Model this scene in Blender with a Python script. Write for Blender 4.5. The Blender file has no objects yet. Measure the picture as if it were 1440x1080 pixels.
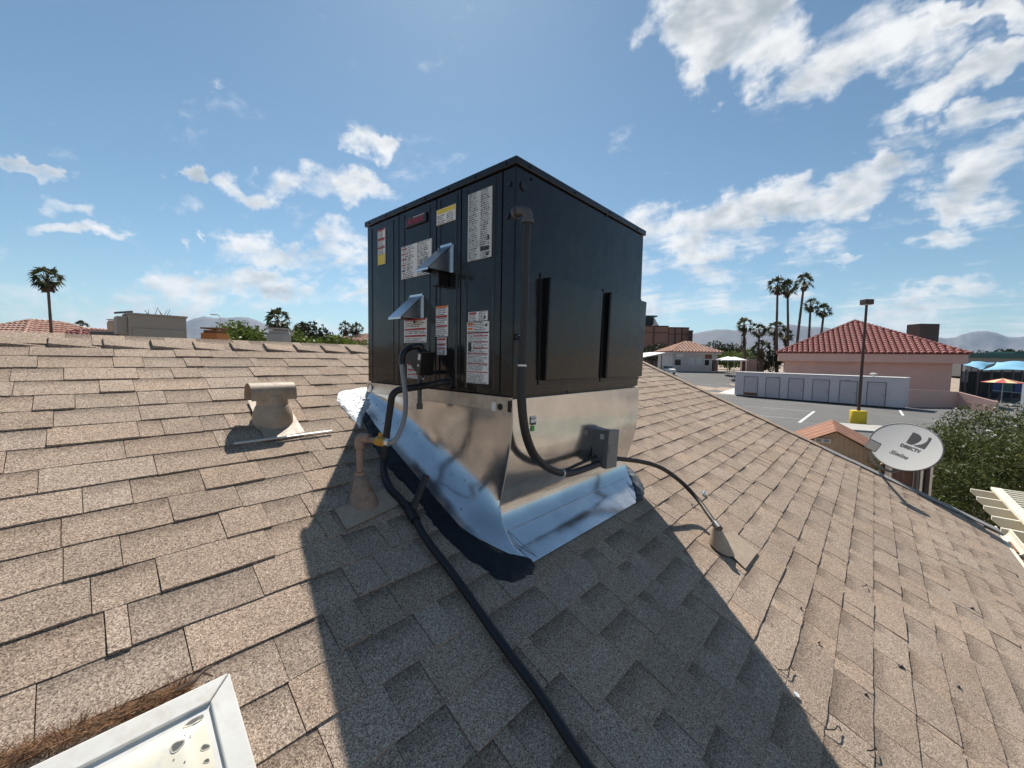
import bpy, math, random
from mathutils import Vector, Matrix, noise as mnoise
random.seed(7)
SC = bpy.context.scene
COL = SC.collection
rad = math.radians

# ------------------------------------------------------------------ camera
FPX, PSI, PITCH, ROLL = 557.3, rad(42.2965), rad(3.7587), rad(1.0363)
SLOPE, HPERP = rad(23.0496), 1.23922
HC = 4.1                                   # camera height above the street
CAM = Vector((0, 0, HC))
fwd = Vector((math.cos(PSI)*math.cos(PITCH), math.sin(PSI)*math.cos(PITCH), -math.sin(PITCH)))
r0 = Vector((math.sin(PSI), -math.cos(PSI), 0))
d0 = fwd.cross(r0)
cright = r0*math.cos(ROLL) - d0*math.sin(ROLL)
cdown = d0*math.cos(ROLL) + r0*math.sin(ROLL)
FH = Vector((math.cos(PSI), math.sin(PSI), 0))       # level view direction
RH = r0.copy()                                       # level right direction
cd = bpy.data.cameras.new('camera'); cam = bpy.data.objects.new('camera', cd); COL.objects.link(cam)
cd.sensor_fit = 'HORIZONTAL'; cd.sensor_width = 36.0; cd.lens = 36.0*FPX/1440.0
cd.clip_start = 0.02; cd.clip_end = 60000
m3 = Matrix((cright, -cdown, -fwd)).transposed()
cam.matrix_world = Matrix.Translation(CAM) @ m3.to_4x4()
SC.camera = cam

# ------------------------------------------------------------------ light
SUN_EL, SUN_AZ = rad(51.3), rad(51.5)                # azimuth measured from +X towards +Y
sdir = Vector((math.cos(SUN_EL)*math.cos(SUN_AZ), math.cos(SUN_EL)*math.sin(SUN_AZ), math.sin(SUN_EL)))
sl = bpy.data.lights.new('sun', 'SUN'); sun = bpy.data.objects.new('sun', sl); COL.objects.link(sun)
sl.energy = 4.9; sl.angle = rad(0.53); sl.color = (1.0, 0.94, 0.85)
sun.rotation_euler = (-sdir).to_track_quat('-Z', 'Y').to_euler(); sun.location = (0, 0, 30)
SC.view_settings.view_transform = 'Standard'; SC.view_settings.look = 'None'
SC.view_settings.exposure = 0.45; SC.view_settings.gamma = 1.0
SC.view_settings.use_curve_mapping = False
SC.render.engine = 'CYCLES'
SC.cycles.use_denoising = True
SC.cycles.max_bounces = 6; SC.cycles.diffuse_bounces = 3; SC.cycles.glossy_bounces = 4; SC.cycles.transmission_bounces = 3; SC.cycles.transparent_max_bounces = 4; SC.cycles.volume_bounces = 0
SC.cycles.caustics_reflective = False; SC.cycles.caustics_refractive = False

# ------------------------------------------------------------------ pixel to place
def ray(px, py): return cright*((px-720)/FPX) + cdown*((py-540)/FPX) + fwd
def onx(px, py, X): r = ray(px, py); return CAM + r*(X/r.x)
def ony(px, py, Y): r = ray(px, py); return CAM + r*(Y/r.y)
def onz(px, py, Z): r = ray(px, py); return CAM + r*((Z-HC)/r.z)
def onvert(px, py, X, Y): r = ray(px, py); return CAM + r*(math.hypot(X, Y)/math.hypot(r.x, r.y))
def atd(px, py, d): r = ray(px, py); return CAM + r*(d/r.dot(FH))      # at level distance d ahead
NR = Vector((0, -math.sin(SLOPE), math.cos(SLOPE)))
VR = Vector((0, math.cos(SLOPE), math.sin(SLOPE)))
def RT(u, v, w=0.0): return CAM + Vector((u, 0, 0)) + VR*v + NR*(w-HPERP)
def onroof(px, py, w=0.0):
    r = ray(px, py); P = r*((w-HPERP)/r.dot(NR)); return CAM + P
def uvof(px, py, w=0.0):
    P = onroof(px, py, w)-CAM; return P.x, P.dot(VR)

# ------------------------------------------------------------------ sky
world = bpy.data.worlds.new('World'); SC.world = world; world.use_nodes = True
SKY_STRENGTH = 0.081
CLOUD_STRENGTH = 0.76
HAZE = 3.8e-5
def build_world():
    nt = world.node_tree; nt.nodes.clear(); N = nt.nodes.new; L = nt.links.new
    out = N('ShaderNodeOutputWorld')
    sky = N('ShaderNodeTexSky'); sky.sky_type = 'NISHITA'; sky.sun_disc = False
    sky.sun_elevation = SUN_EL; sky.sun_rotation = math.pi/2 - SUN_AZ
    sky.altitude = 600; sky.air_density = 1.0; sky.dust_density = 0.3; sky.ozone_density = 2.2
    bg = N('ShaderNodeBackground'); bg.inputs['Strength'].default_value = SKY_STRENGTH
    tint = N('ShaderNodeMix'); tint.data_type = 'RGBA'; tint.blend_type = 'MULTIPLY'; tint.inputs['Factor'].default_value = 1.0
    L(sky.outputs[0], tint.inputs['A']); tint.inputs['B'].default_value = (0.83, 0.985, 0.93, 1); L(tint.outputs['Result'], bg.inputs['Color'])
    tc = N('ShaderNodeTexCoord'); nrm = N('ShaderNodeVectorMath'); nrm.operation = 'NORMALIZE'
    L(tc.outputs['Generated'], nrm.inputs[0]); D = nrm.outputs[0]
    def math_(op, a, b=None, c=None):
        n = N('ShaderNodeMath'); n.operation = op
        for i, x in enumerate((a, b, c)):
            if x is None: continue
            if hasattr(x, 'is_linked'): L(x, n.inputs[i])
            else: n.inputs[i].default_value = x
        return n.outputs[0]
    def dot(v):
        n = N('ShaderNodeVectorMath'); n.operation = 'DOT_PRODUCT'; L(D, n.inputs[0]); n.inputs[1].default_value = v; return n.outputs['Value']
    # (px, py, half width px, half height px, tilt deg, strength)
    CL = CLOUDS
    wn = N('ShaderNodeTexNoise'); wn.inputs['Scale'].default_value = 11; wn.inputs['Detail'].default_value = 4; wn.inputs['Roughness'].default_value = .6; L(D, wn.inputs['Vector'])
    ws = N('ShaderNodeVectorMath'); ws.operation = 'MULTIPLY_ADD'; L(wn.outputs['Color'], ws.inputs[0]); ws.inputs[1].default_value = (.20, .20, .14); ws.inputs[2].default_value = (-.10, -.10, -.07)
    wa = N('ShaderNodeVectorMath'); wa.operation = 'ADD'; L(D, wa.inputs[0]); L(ws.outputs[0], wa.inputs[1]); DW = wa.outputs[0]
    tot = None
    for (px, py, a, b, tilt, s) in CL:
        c = ray(px, py).normalized()
        ct, st = math.cos(rad(tilt)), math.sin(rad(tilt))
        e1 = (ray(px+ct*2, py+st*2).normalized()-c); k1 = e1.length/2
        e2 = (ray(px-st*2, py+ct*2).normalized()-c); k2 = e2.length/2
        e1 = (e1-c*e1.dot(c)).normalized(); e2 = c.cross(e1)
        mpc = N('ShaderNodeMapping'); mpc.vector_type = 'TEXTURE'; L(DW, mpc.inputs['Vector'])
        mpc.inputs['Location'].default_value = c; mpc.inputs['Rotation'].default_value = Matrix((e1, e2, c)).transposed().to_euler()
        mpc.inputs['Scale'].default_value = (a*k1*1.35, b*k2*1.35, .25)
        dd = N('ShaderNodeVectorMath'); dd.operation = 'DOT_PRODUCT'; L(mpc.outputs[0], dd.inputs[0]); L(mpc.outputs[0], dd.inputs[1])
        g = math_('MULTIPLY_ADD', dd.outputs['Value'], -s, s)
        tot = math_('MAXIMUM', g, tot if tot is not None else 0.0)
    def noise(scale, detail, rough, vec, dist=0.0):
        n = N('ShaderNodeTexNoise'); n.inputs['Scale'].default_value = scale; n.inputs['Detail'].default_value = detail
        n.inputs['Roughness'].default_value = rough; n.inputs['Distortion'].default_value = dist; L(vec, n.inputs['Vector']); return n.outputs[0]
    mp = N('ShaderNodeMapping'); L(D, mp.inputs['Vector']); mp.inputs['Scale'].default_value = (1, 1, 1.7)
    off = N('ShaderNodeVectorMath'); off.operation = 'ADD'; L(mp.outputs[0], off.inputs[0]); off.inputs[1].default_value = tuple(sdir*.035)
    n1 = noise(8.5, 7, 0.58, mp.outputs[0], 0.15)
    n1b = noise(8.5, 3, 0.55, off.outputs[0], 0.15)
    # streaky high cloud, sampled on a layer overhead
    sep = N('ShaderNodeSeparateXYZ'); L(D, sep.inputs[0])
    zz = math_('ADD', math_('MAXIMUM', sep.outputs[2], 0.0), 0.16)
    cx = math_('DIVIDE', sep.outputs[0], zz); cy = math_('DIVIDE', sep.outputs[1], zz)
    cmb = N('ShaderNodeCombineXYZ'); L(cx, cmb.inputs[0]); L(cy, cmb.inputs[1])
    mp2 = N('ShaderNodeMapping'); L(cmb.outputs[0], mp2.inputs['Vector']); mp2.inputs['Rotation'].default_value = (0, 0, rad(-62)); mp2.inputs['Scale'].default_value = (3.0, 0.8, 1)
    n2 = noise(1.8, 6, 0.62, mp2.outputs[0], 0.4)
    nmix = math_('ADD', math_('MULTIPLY', n1, 0.60), math_('MULTIPLY', n2, 0.40))
    # low bank of thin cloud all round the horizon
    lowm = N('ShaderNodeMapRange'); lowm.interpolation_type = 'SMOOTHSTEP'; lowm.inputs['From Min'].default_value = .20; lowm.inputs['From Max'].default_value = .03; L(sep.outputs[2], lowm.inputs[0]); low = math_('MULTIPLY', lowm.outputs[0], .66)
    dens = math_('ADD', math_('MULTIPLY', math_('MAXIMUM', tot, low), 0.78), math_('MULTIPLY', math_('SUBTRACT', nmix, 0.5), 3.7))
    above = N('ShaderNodeMapRange'); above.inputs['From Min'].default_value = -0.06; above.inputs['From Max'].default_value = 0.0; L(sep.outputs[2], above.inputs[0])
    mr = N('ShaderNodeMapRange'); mr.interpolation_type = 'SMOOTHSTEP'
    mr.inputs['From Min'].default_value = 0.26; mr.inputs['From Max'].default_value = 1.0; L(dens, mr.inputs[0])
    fac = math_('MULTIPLY', math_('MULTIPLY', mr.outputs[0], 0.95), above.outputs[0])
    # a cloud is greyer where it is thick and where it turns away from the sun
    shade = math_('ADD', math_('MULTIPLY', math_('SUBTRACT', n1b, n1), 2.6), math_('MULTIPLY', math_('SUBTRACT', dens, 0.75), 0.75))
    sh = N('ShaderNodeMapRange'); sh.interpolation_type = 'SMOOTHSTEP'; sh.inputs['From Min'].default_value = -.25; sh.inputs['From Max'].default_value = .75; L(shade, sh.inputs[0])
    ramp = N('ShaderNodeMix'); ramp.data_type = 'RGBA'; L(sh.outputs[0], ramp.inputs['Factor'])
    ramp.inputs['A'].default_value = (0.95, 0.955, 0.95, 1); ramp.inputs['B'].default_value = (0.42, 0.47, 0.51, 1)
    bg2 = N('ShaderNodeBackground'); bg2.inputs['Strength'].default_value = CLOUD_STRENGTH; L(ramp.outputs['Result'], bg2.inputs['Color'])
    ms = N('ShaderNodeMixShader'); L(fac, ms.inputs[0]); L(bg.outputs[0], ms.inputs[1]); L(bg2.outputs[0], ms.inputs[2])
    L(ms.outputs[0], out.inputs['Surface'])
    world.cycles.sampling_method = 'MANUAL'; world.cycles.sample_map_resolution = 256
CLOUDS = [(1015, 35, 105, 90, 15, 1.6), (1085, 60, 60, 60, 15, .8), (1220, 70, 110, 50, -15, 1.0), (1330, 120, 190, 24, -27, 1.0), (1330, 5, 130, 18, 0, .8), (1360, 165, 150, 17, -17, .85),
          (1370, 235, 80, 55, -20, 1.3), (1200, 265, 95, 34, -20, 1.3), (1060, 292, 150, 30, -9, 1.25), (980, 325, 110, 36, -4, 1.15), (1060, 345, 110, 20, -3, .95), (1020, 385, 140, 24, 0, .85), (960, 425, 120, 34, 0, .75),
          (1330, 295, 60, 17, 0, .95), (1345, 328, 70, 18, -6, .75), (1150, 322, 50, 10, 0, .6), (1205, 358, 40, 6, 0, .7),
          (510, 190, 34, 20, 20, 1.05), (475, 262, 85, 28, 8, 1.25), (345, 270, 45, 15, 18, .85), (395, 360, 75, 26, 4, 1.25), (490, 368, 50, 26, 0, 1.1), (420, 408, 240, 22, 3, 1.05), (495, 330, 40, 16, 15, .8),
          (88, 280, 34, 18, 38, 1.1), (105, 320, 60, 10, 3, 1.05), (45, 232, 75, 9, 17, 1.05), (225, 247, 20, 7, 3, .9), (268, 243, 22, 7, 10, .9), (230, 60, 30, 6, 25, .55), (290, 100, 30, 6, 25, .5),
          (1300, 408, 70, 14, -3, .85), (1260, 438, 80, 10, 0, .8), (1420, 425, 60, 18, 0, .8), (1130, 420, 60, 12, 0, .8), (280, 300, 300, 14, 0, .3), (265, 345, 14, 6, 0, .8), (285, 332, 8, 6, 0, .8)]
build_world()

# ------------------------------------------------------------------ materials
MATS = {}
def mat(name, col, rough=0.6, metal=0.0, var=0.12, vs=12.0, bump=0.0, bs=120.0, spec=0.5, coat=0.0, col2=None, stain=None, aniso=0.0, trans=0.0):
    if name in MATS: return MATS[name]
    m = bpy.data.materials.new(name); m.use_nodes = True; MATS[name] = m
    nt = m.node_tree; N = nt.nodes.new; L = nt.links.new; b = nt.nodes['Principled BSDF']
    geo = N('ShaderNodeNewGeometry'); pos = geo.outputs['Position']
    n = N('ShaderNodeTexNoise'); n.inputs['Scale'].default_value = vs; n.inputs['Detail'].default_value = 6; n.inputs['Roughness'].default_value = .65; L(pos, n.inputs['Vector'])
    mr = N('ShaderNodeMapRange'); mr.inputs['From Min'].default_value = .3; mr.inputs['From Max'].default_value = .7; L(n.outputs[0], mr.inputs[0])
    mx = N('ShaderNodeMix'); mx.data_type = 'RGBA'; L(mr.outputs[0], mx.inputs['Factor'])
    c2 = col2 if col2 else [min(1, c*(1+var)) for c in col]; c1 = col if col2 else [c*(1-var) for c in col]
    mx.inputs['A'].default_value = (*c1, 1); mx.inputs['B'].default_value = (*c2, 1)
    last = mx.outputs['Result']
    if stain:
        scol, sscale, lo, hi = stain
        n2 = N('ShaderNodeTexNoise'); n2.inputs['Scale'].default_value = sscale; n2.inputs['Detail'].default_value = 8; n2.inputs['Roughness'].default_value = .7; L(pos, n2.inputs['Vector'])
        m2 = N('ShaderNodeMapRange'); m2.inputs['From Min'].default_value = lo; m2.inputs['From Max'].default_value = hi; L(n2.outputs[0], m2.inputs[0])
        x2 = N('ShaderNodeMix'); x2.data_type = 'RGBA'; L(m2.outputs[0], x2.inputs['Factor']); L(last, x2.inputs['A']); x2.inputs['B'].default_value = (*scol, 1); last = x2.outputs['Result']
    L(last, b.inputs['Base Color'])
    rr = N('ShaderNodeMapRange'); rr.inputs['From Min'].default_value = .3; rr.inputs['From Max'].default_value = .7
    rr.inputs['To Min'].default_value = max(0.02, rough*.85); rr.inputs['To Max'].default_value = min(1, rough*1.15); L(n.outputs[0], rr.inputs[0]); L(rr.outputs[0], b.inputs['Roughness'])
    b.inputs['Metallic'].default_value = metal; b.inputs['Specular IOR Level'].default_value = spec
    if coat: b.inputs['Coat Weight'].default_value = coat; b.inputs['Coat Roughness'].default_value = .06
    if trans: b.inputs['Transmission Weight'].default_value = trans
    if bump:
        nb = N('ShaderNodeTexNoise'); nb.inputs['Scale'].default_value = bs; nb.inputs['Detail'].default_value = 4; L(pos, nb.inputs['Vector'])
        bp = N('ShaderNodeBump'); bp.inputs['Strength'].default_value = bump; bp.inputs['Distance'].default_value = .6/bs; L(nb.outputs[0], bp.inputs['Height']); L(bp.outputs[0], b.inputs['Normal'])
    return m
def shingle_mat():
    m = bpy.data.materials.new('asphalt_shingle'); m.use_nodes = True
    nt = m.node_tree; N = nt.nodes.new; L = nt.links.new; b = nt.nodes['Principled BSDF']
    pos = N('ShaderNodeNewGeometry').outputs['Position']
    def math_(op, a, b_=None):
        n = N('ShaderNodeMath'); n.operation = op
        for i, x in enumerate((a, b_)):
            if x is None: continue
            if hasattr(x, 'is_linked'): L(x, n.inputs[i])
            else: n.inputs[i].default_value = x
        return n.outputs[0]
    vo = N('ShaderNodeTexVoronoi'); vo.inputs['Scale'].default_value = 370; L(pos, vo.inputs['Vector'])
    sx = N('ShaderNodeSeparateColor'); L(vo.outputs['Color'], sx.inputs[0])
    ra = N('ShaderNodeValToRGB'); L(sx.outputs[0], ra.inputs[0]); e = ra.color_ramp.elements
    e[0].position = 0; e[0].color = (.115, .085, .064, 1); e[1].position = 1; e[1].color = (.68, .56, .435, 1)
    for p, c in ((.2, (.245, .182, .137, 1)), (.5, (.385, .292, .222, 1)), (.8, (.49, .382, .295, 1))):
        q = e.new(p); q.color = c
    at = N('ShaderNodeAttribute'); at.attribute_name = 'tone'
    oi = N('ShaderNodeObjectInfo')
    t = math_('FRACT', math_('ADD', at.outputs['Fac'], oi.outputs['Random']))
    # tab tone
    tone = N('ShaderNodeMapRange'); tone.inputs['To Min'].default_value = .90; tone.inputs['To Max'].default_value = 1.08; L(t, tone.inputs[0])
    # hue drift between tabs
    hue = N('ShaderNodeMix'); hue.data_type = 'RGBA'; L(math_('FRACT', math_('MULTIPLY', t, 7.3)), hue.inputs['Factor'])
    hue.inputs['A'].default_value = (1.03, .99, .95, 1); hue.inputs['B'].default_value = (.99, 1.0, 1.01, 1)
    big = N('ShaderNodeTexNoise'); big.inputs['Scale'].default_value = 1.7; big.inputs['Detail'].default_value = 7; big.inputs['Roughness'].default_value = .65; L(pos, big.inputs['Vector'])
    bm = N('ShaderNodeMapRange'); bm.inputs['From Min'].default_value = .3; bm.inputs['From Max'].default_value = .72; bm.inputs['To Min'].default_value = .86; bm.inputs['To Max'].default_value = 1.10; L(big.outputs[0], bm.inputs[0])
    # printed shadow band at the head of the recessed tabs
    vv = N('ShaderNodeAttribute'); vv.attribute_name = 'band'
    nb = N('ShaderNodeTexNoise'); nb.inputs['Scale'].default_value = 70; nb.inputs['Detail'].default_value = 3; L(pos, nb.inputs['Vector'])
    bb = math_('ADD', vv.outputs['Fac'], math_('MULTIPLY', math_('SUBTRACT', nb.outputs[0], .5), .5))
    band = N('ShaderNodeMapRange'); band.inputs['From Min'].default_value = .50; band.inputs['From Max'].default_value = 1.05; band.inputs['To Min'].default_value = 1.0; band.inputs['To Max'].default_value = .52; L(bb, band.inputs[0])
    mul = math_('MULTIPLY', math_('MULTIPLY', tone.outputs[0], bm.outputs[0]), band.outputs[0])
    # worn spots where the granules are gone
    wn = N('ShaderNodeTexNoise'); wn.inputs['Scale'].default_value = 9; wn.inputs['Detail'].default_value = 9; wn.inputs['Roughness'].default_value = .72; L(pos, wn.inputs['Vector'])
    wm = N('ShaderNodeMapRange'); wm.inputs['From Min'].default_value = .60; wm.inputs['From Max'].default_value = .74; wm.inputs['To Max'].default_value = .55; L(wn.outputs[0], wm.inputs[0])
    wx = N('ShaderNodeMix'); wx.data_type = 'RGBA'; L(wm.outputs[0], wx.inputs['Factor']); L(ra.outputs[0], wx.inputs['A']); wx.inputs['B'].default_value = (.16, .125, .10, 1)
    v1 = N('ShaderNodeVectorMath'); v1.operation = 'MULTIPLY'; L(wx.outputs['Result'], v1.inputs[0]); L(hue.outputs['Result'], v1.inputs[1])
    v2 = N('ShaderNodeVectorMath'); v2.operation = 'SCALE'; L(v1.outputs[0], v2.inputs[0]); L(mul, v2.inputs['Scale'])
    L(v2.outputs[0], b.inputs['Base Color'])
    b.inputs['Roughness'].default_value = .9; b.inputs['Specular IOR Level'].default_value = .25
    bp = N('ShaderNodeBump'); bp.inputs['Strength'].default_value = .55; bp.inputs['Distance'].default_value = .0025; L(sx.outputs[1], bp.inputs['Height']); L(bp.outputs[0], b.inputs['Normal'])
    MATS['shingle'] = m; return m
shingle_mat()
def leaf_mat(name, c1, c2, c3=None, trl=.25):
    m = bpy.data.materials.new(name); m.use_nodes = True; MATS[name] = m
    nt = m.node_tree; N = nt.nodes.new; L = nt.links.new; b = nt.nodes['Principled BSDF']
    at = N('ShaderNodeAttribute'); at.attribute_name = 'tone'
    ra = N('ShaderNodeValToRGB'); L(at.outputs['Fac'], ra.inputs[0]); e = ra.color_ramp.elements
    e[0].color = (*c1, 1); e[1].color = (*(c3 or c2), 1); q = e.new(.6); q.color = (*c2, 1)
    L(ra.outputs[0], b.inputs['Base Color']); b.inputs['Roughness'].default_value = .55; b.inputs['Specular IOR Level'].default_value = .3
    tr = N('ShaderNodeBsdfTranslucent'); L(ra.outputs[0], tr.inputs['Color'])
    ms = N('ShaderNodeMixShader'); ms.inputs[0].default_value = trl; L(b.outputs[0], ms.inputs[1]); L(tr.outputs[0], ms.inputs[2])
    L(ms.outputs[0], nt.nodes['Material Output'].inputs['Surface'])
    return m

# ------------------------------------------------------------------ mesh helpers
ORG = {}
class MB:
    def __init__(s): s.v = []; s.f = []; s.m = []; s.tone = []; s.band = []
    def add(s, vs, fs, mi=0, tone=0.0, band=None):
        o = len(s.v); s.v += [Vector(v) for v in vs]
        s.tone += [tone]*len(vs); s.band += (band if band else [0.0]*len(vs))
        s.f += [tuple(i+o for i in f) for f in fs]; s.m += [mi]*len(fs); return s
    def box(s, c, d, ax=None, mi=0, tone=0.0):
        c = Vector(c); a = ax or (Vector((1, 0, 0)), Vector((0, 1, 0)), Vector((0, 0, 1)))
        vs = [c + a[0]*(x*d[0]/2) + a[1]*(y*d[1]/2) + a[2]*(z*d[2]/2) for z in (-1, 1) for y in (-1, 1) for x in (-1, 1)]
        return s.add(vs, [(0, 2, 3, 1), (4, 5, 7, 6), (0, 1, 5, 4), (2, 6, 7, 3), (0, 4, 6, 2), (1, 3, 7, 5)], mi, tone)
    def span(s, a, b, mi=0, tone=0.0):
        a = Vector(a); b = Vector(b); return s.box((a+b)/2, [abs(x) for x in (b-a)], None, mi, tone)
    def tube(s, pts, r, n=10, cap=True, mi=0, tone=0.0):
        pts = [Vector(p) for p in pts]; k = len(pts); rs = r if isinstance(r, (list, tuple)) else [r]*k
        up = None; rings = []
        for i, p in enumerate(pts):
            t = (pts[min(i+1, k-1)]-pts[max(i-1, 0)]).normalized()
            if up is None:
                up = Vector((0, 0, 1)) if abs(t.z) < .9 else Vector((1, 0, 0))
            a = (up - t*up.dot(t)).normalized(); up = a; b = t.cross(a)
            rings.append([p + (a*math.cos(2*math.pi*j/n) + b*math.sin(2*math.pi*j/n))*rs[i] for j in range(n)])
        vs = [q for rg in rings for q in rg]; fs = []
        for i in range(k-1):
            for j in range(n):
                fs.append((i*n+j, i*n+(j+1) % n, (i+1)*n+(j+1) % n, (i+1)*n+j))
        if cap: fs.append(tuple(reversed(range(n)))); fs.append(tuple((k-1)*n+j for j in range(n)))
        return s.add(vs, fs, mi, tone)
    def grid(s, fn, nu, nv, mi=0):
        vs = [fn(i/nu, j/nv) for j in range(nv+1) for i in range(nu+1)]
        fs = [(j*(nu+1)+i, j*(nu+1)+i+1, (j+1)*(nu+1)+i+1, (j+1)*(nu+1)+i) for j in range(nv) for i in range(nu)]
        return s.add(vs, fs, mi)
    def prism(s, poly, ex, mi=0, tone=0.0):
        poly = [Vector(p) for p in poly]; n = len(poly); ex = Vector(ex)
        vs = poly+[p+ex for p in poly]
        fs = [tuple(reversed(range(n))), tuple(range(n, 2*n))]+[(i, (i+1) % n, n+(i+1) % n, n+i) for i in range(n)]
        return s.add(vs, fs, mi, tone)
    def build(s, name, mats, parent=None, smooth=False, bev=0.0, org=None, solid=0.0):
        if parent is not None: o0 = ORG[parent.name]
        elif org is not None: o0 = Vector(org)
        else:
            xs = [v.x for v in s.v]; ys = [v.y for v in s.v]; o0 = Vector(((min(xs)+max(xs))/2, (min(ys)+max(ys))/2, min(v.z for v in s.v)))
        me = bpy.data.meshes.new(name); me.from_pydata([v-o0 for v in s.v], [], s.f)
        if not isinstance(mats, (list, tuple)): mats = [mats]
        for m in mats: me.materials.append(MATS[m] if isinstance(m, str) else m)
        if len(mats) > 1: me.polygons.foreach_set('material_index', s.m)
        if any(s.tone):
            a = me.attributes.new('tone', 'FLOAT', 'POINT'); a.data.foreach_set('value', s.tone)
        if any(s.band):
            a = me.attributes.new('band', 'FLOAT', 'POINT'); a.data.foreach_set('value', s.band)
        if smooth: me.polygons.foreach_set('use_smooth', [True]*len(s.f))
        me.update(); o = bpy.data.objects.new(name, me); COL.objects.link(o)
        if parent is not None: o.parent = parent
        else: o.location = o0
        ORG[o.name] = o0
        if solid:
            q = o.modifiers.new('thick', 'SOLIDIFY'); q.thickness = solid; q.offset = -1
        if bev:
            q = o.modifiers.new('bevel', 'BEVEL'); q.width = bev; q.segments = 2; q.limit_method = 'ANGLE'; q.angle_limit = rad(40)
            if smooth is False:
                pass
        if smooth == 'auto':
            me.polygons.foreach_set('use_smooth', [True]*len(s.f))
            q = o.modifiers.new('split', 'EDGE_SPLIT'); q.split_angle = rad(35)
        return o
def tag(o, label, cat, group=None):
    o['label'] = label; o['category'] = cat
    if group: o['group'] = group
    return o
def struct(o): o['kind'] = 'structure'; return o
def stuff(o): o['kind'] = 'stuff'; return o
def thing(name, label, cat, loc, group=None):
    o = bpy.data.objects.new(name, None); COL.objects.link(o); o.location = loc; o.empty_display_size = .1
    ORG[o.name] = Vector(loc); return tag(o, label, cat, group)
def part(name, mats, parent, *boxes, bev=0.0):
    m = MB()
    for a, b in boxes: m.span(a, b)
    return m.build(name, mats, parent, bev=bev)
def catmull(pts, sub=6):
    pts = [Vector(p) for p in pts]; out = []
    for i in range(len(pts)-1):
        p0 = pts[max(i-1, 0)]; p1 = pts[i]; p2 = pts[i+1]; p3 = pts[min(i+2, len(pts)-1)]
        for k in range(sub):
            t = k/sub
            out.append(.5*((2*p1)+(p2-p0)*t+(2*p0-5*p1+4*p2-p3)*t*t+(3*p1-p0-3*p2+p3)*t**3))
    return out+[pts[-1]]
def text_mesh(body, size, shear=0.0, bold=0.0):
    cu = bpy.data.curves.new('lettering', 'FONT'); cu.body = body; cu.size = size; cu.shear = shear; cu.offset = bold
    cu.resolution_u = 3
    ob = bpy.data.objects.new('lettering', cu); COL.objects.link(ob)
    dg = bpy.context.evaluated_depsgraph_get(); me = bpy.data.meshes.new_from_object(ob.evaluated_get(dg))
    vs = [v.co.copy() for v in me.vertices]; fs = [tuple(p.vertices) for p in me.polygons]
    bpy.data.objects.remove(ob); bpy.data.curves.remove(cu); bpy.data.meshes.remove(me)
    return vs, fs
# ------------------------------------------------------------------ palette
mat('unit_paint', (.0125, .0130, .0138), .17, 0, .12, 3, bump=.06, bs=7, spec=.4, stain=((.026, .025, .0235), 5, .5, .82))
mat('unit_cover', (.009, .0093, .0098), .20, 0, .12, 3, bump=.05, bs=7, spec=.45)  # unit paint darkened: the covers' dimmer reflection is put into the colour
mat('unit_trim', (.010, .012, .014), .3, 0, .1, 8)
mat('black_rubber', (.012, .012, .013), .5, 0, .2, 30, bump=.2, bs=200)
mat('black_plastic', (.010, .010, .011), .35, 0, .2, 30)
mat('mastic', (.008, .009, .013), .42, 0, .4, 60, bump=.9, bs=140, spec=.35)
mat('grey_mastic', (.06, .065, .07), .5, 0, .5, 160, bump=1, bs=160, stain=((.35, .37, .4), 190, .55, .62))
mat('galv_hood', (.62, .64, .67), .32, 1, .08, 30)
mat('galv_dull', (.52, .51, .48), .38, 1, .15, 18, stain=((.30, .28, .25), 7, .56, .75))
mat('silver_coating', (.82, .83, .82), .42, 0, .06, 30, bump=.8, bs=42, spec=.6)
mat('paper', (.74, .74, .72), .5, 0, .03, 20)
mat('paper_grey', (.55, .58, .57), .5, 0, .05, 20)
mat('ink', (.03, .03, .035), .6)
mat('ink_grey', (.26, .27, .28), .6)
mat('ink_red', (.36, .02, .025), .55)
mat('ink_orange', (.65, .17, .03), .55)
mat('ink_yellow', (.72, .55, .06), .55)
mat('emblem_red', (.34, .01, .02), .3)
mat('box_grey', (.155, .165, .172), .42, 0, .08, 20)
mat('conduit_grey', (.016, .016, .017), .5, 0, .15, 40)
mat('elbow_grey', (.07, .07, .072), .5, 0, .1, 30)
mat('conduit_dark', (.035, .028, .022), .55, 0, .3, 40)
mat('tan_paint', (.40, .31, .225), .6, 0, .12, 25, stain=((.24, .175, .12), 14, .55, .8), bump=.15, bs=90)
mat('tan_pipe', (.30, .205, .15), .6, 0, .2, 40, stain=((.20, .11, .06), 26, .5, .75))
mat('brass_yellow', (.50, .27, .035), .42, 0, .25, 60, stain=((.2, .1, .03), 60, .55, .7))
mat('flex_grey', (.27, .265, .25), .42, 0, .12, 60)
mat('white_frame', (.68, .665, .62), .45, 0, .07, 10, stain=((.52, .48, .40), 14, .5, .8))
mat('acrylic', (.70, .655, .53), .38, 0, .10, 7, stain=((.50, .53, .56), 4.2, .52, .62), spec=.5)
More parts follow.
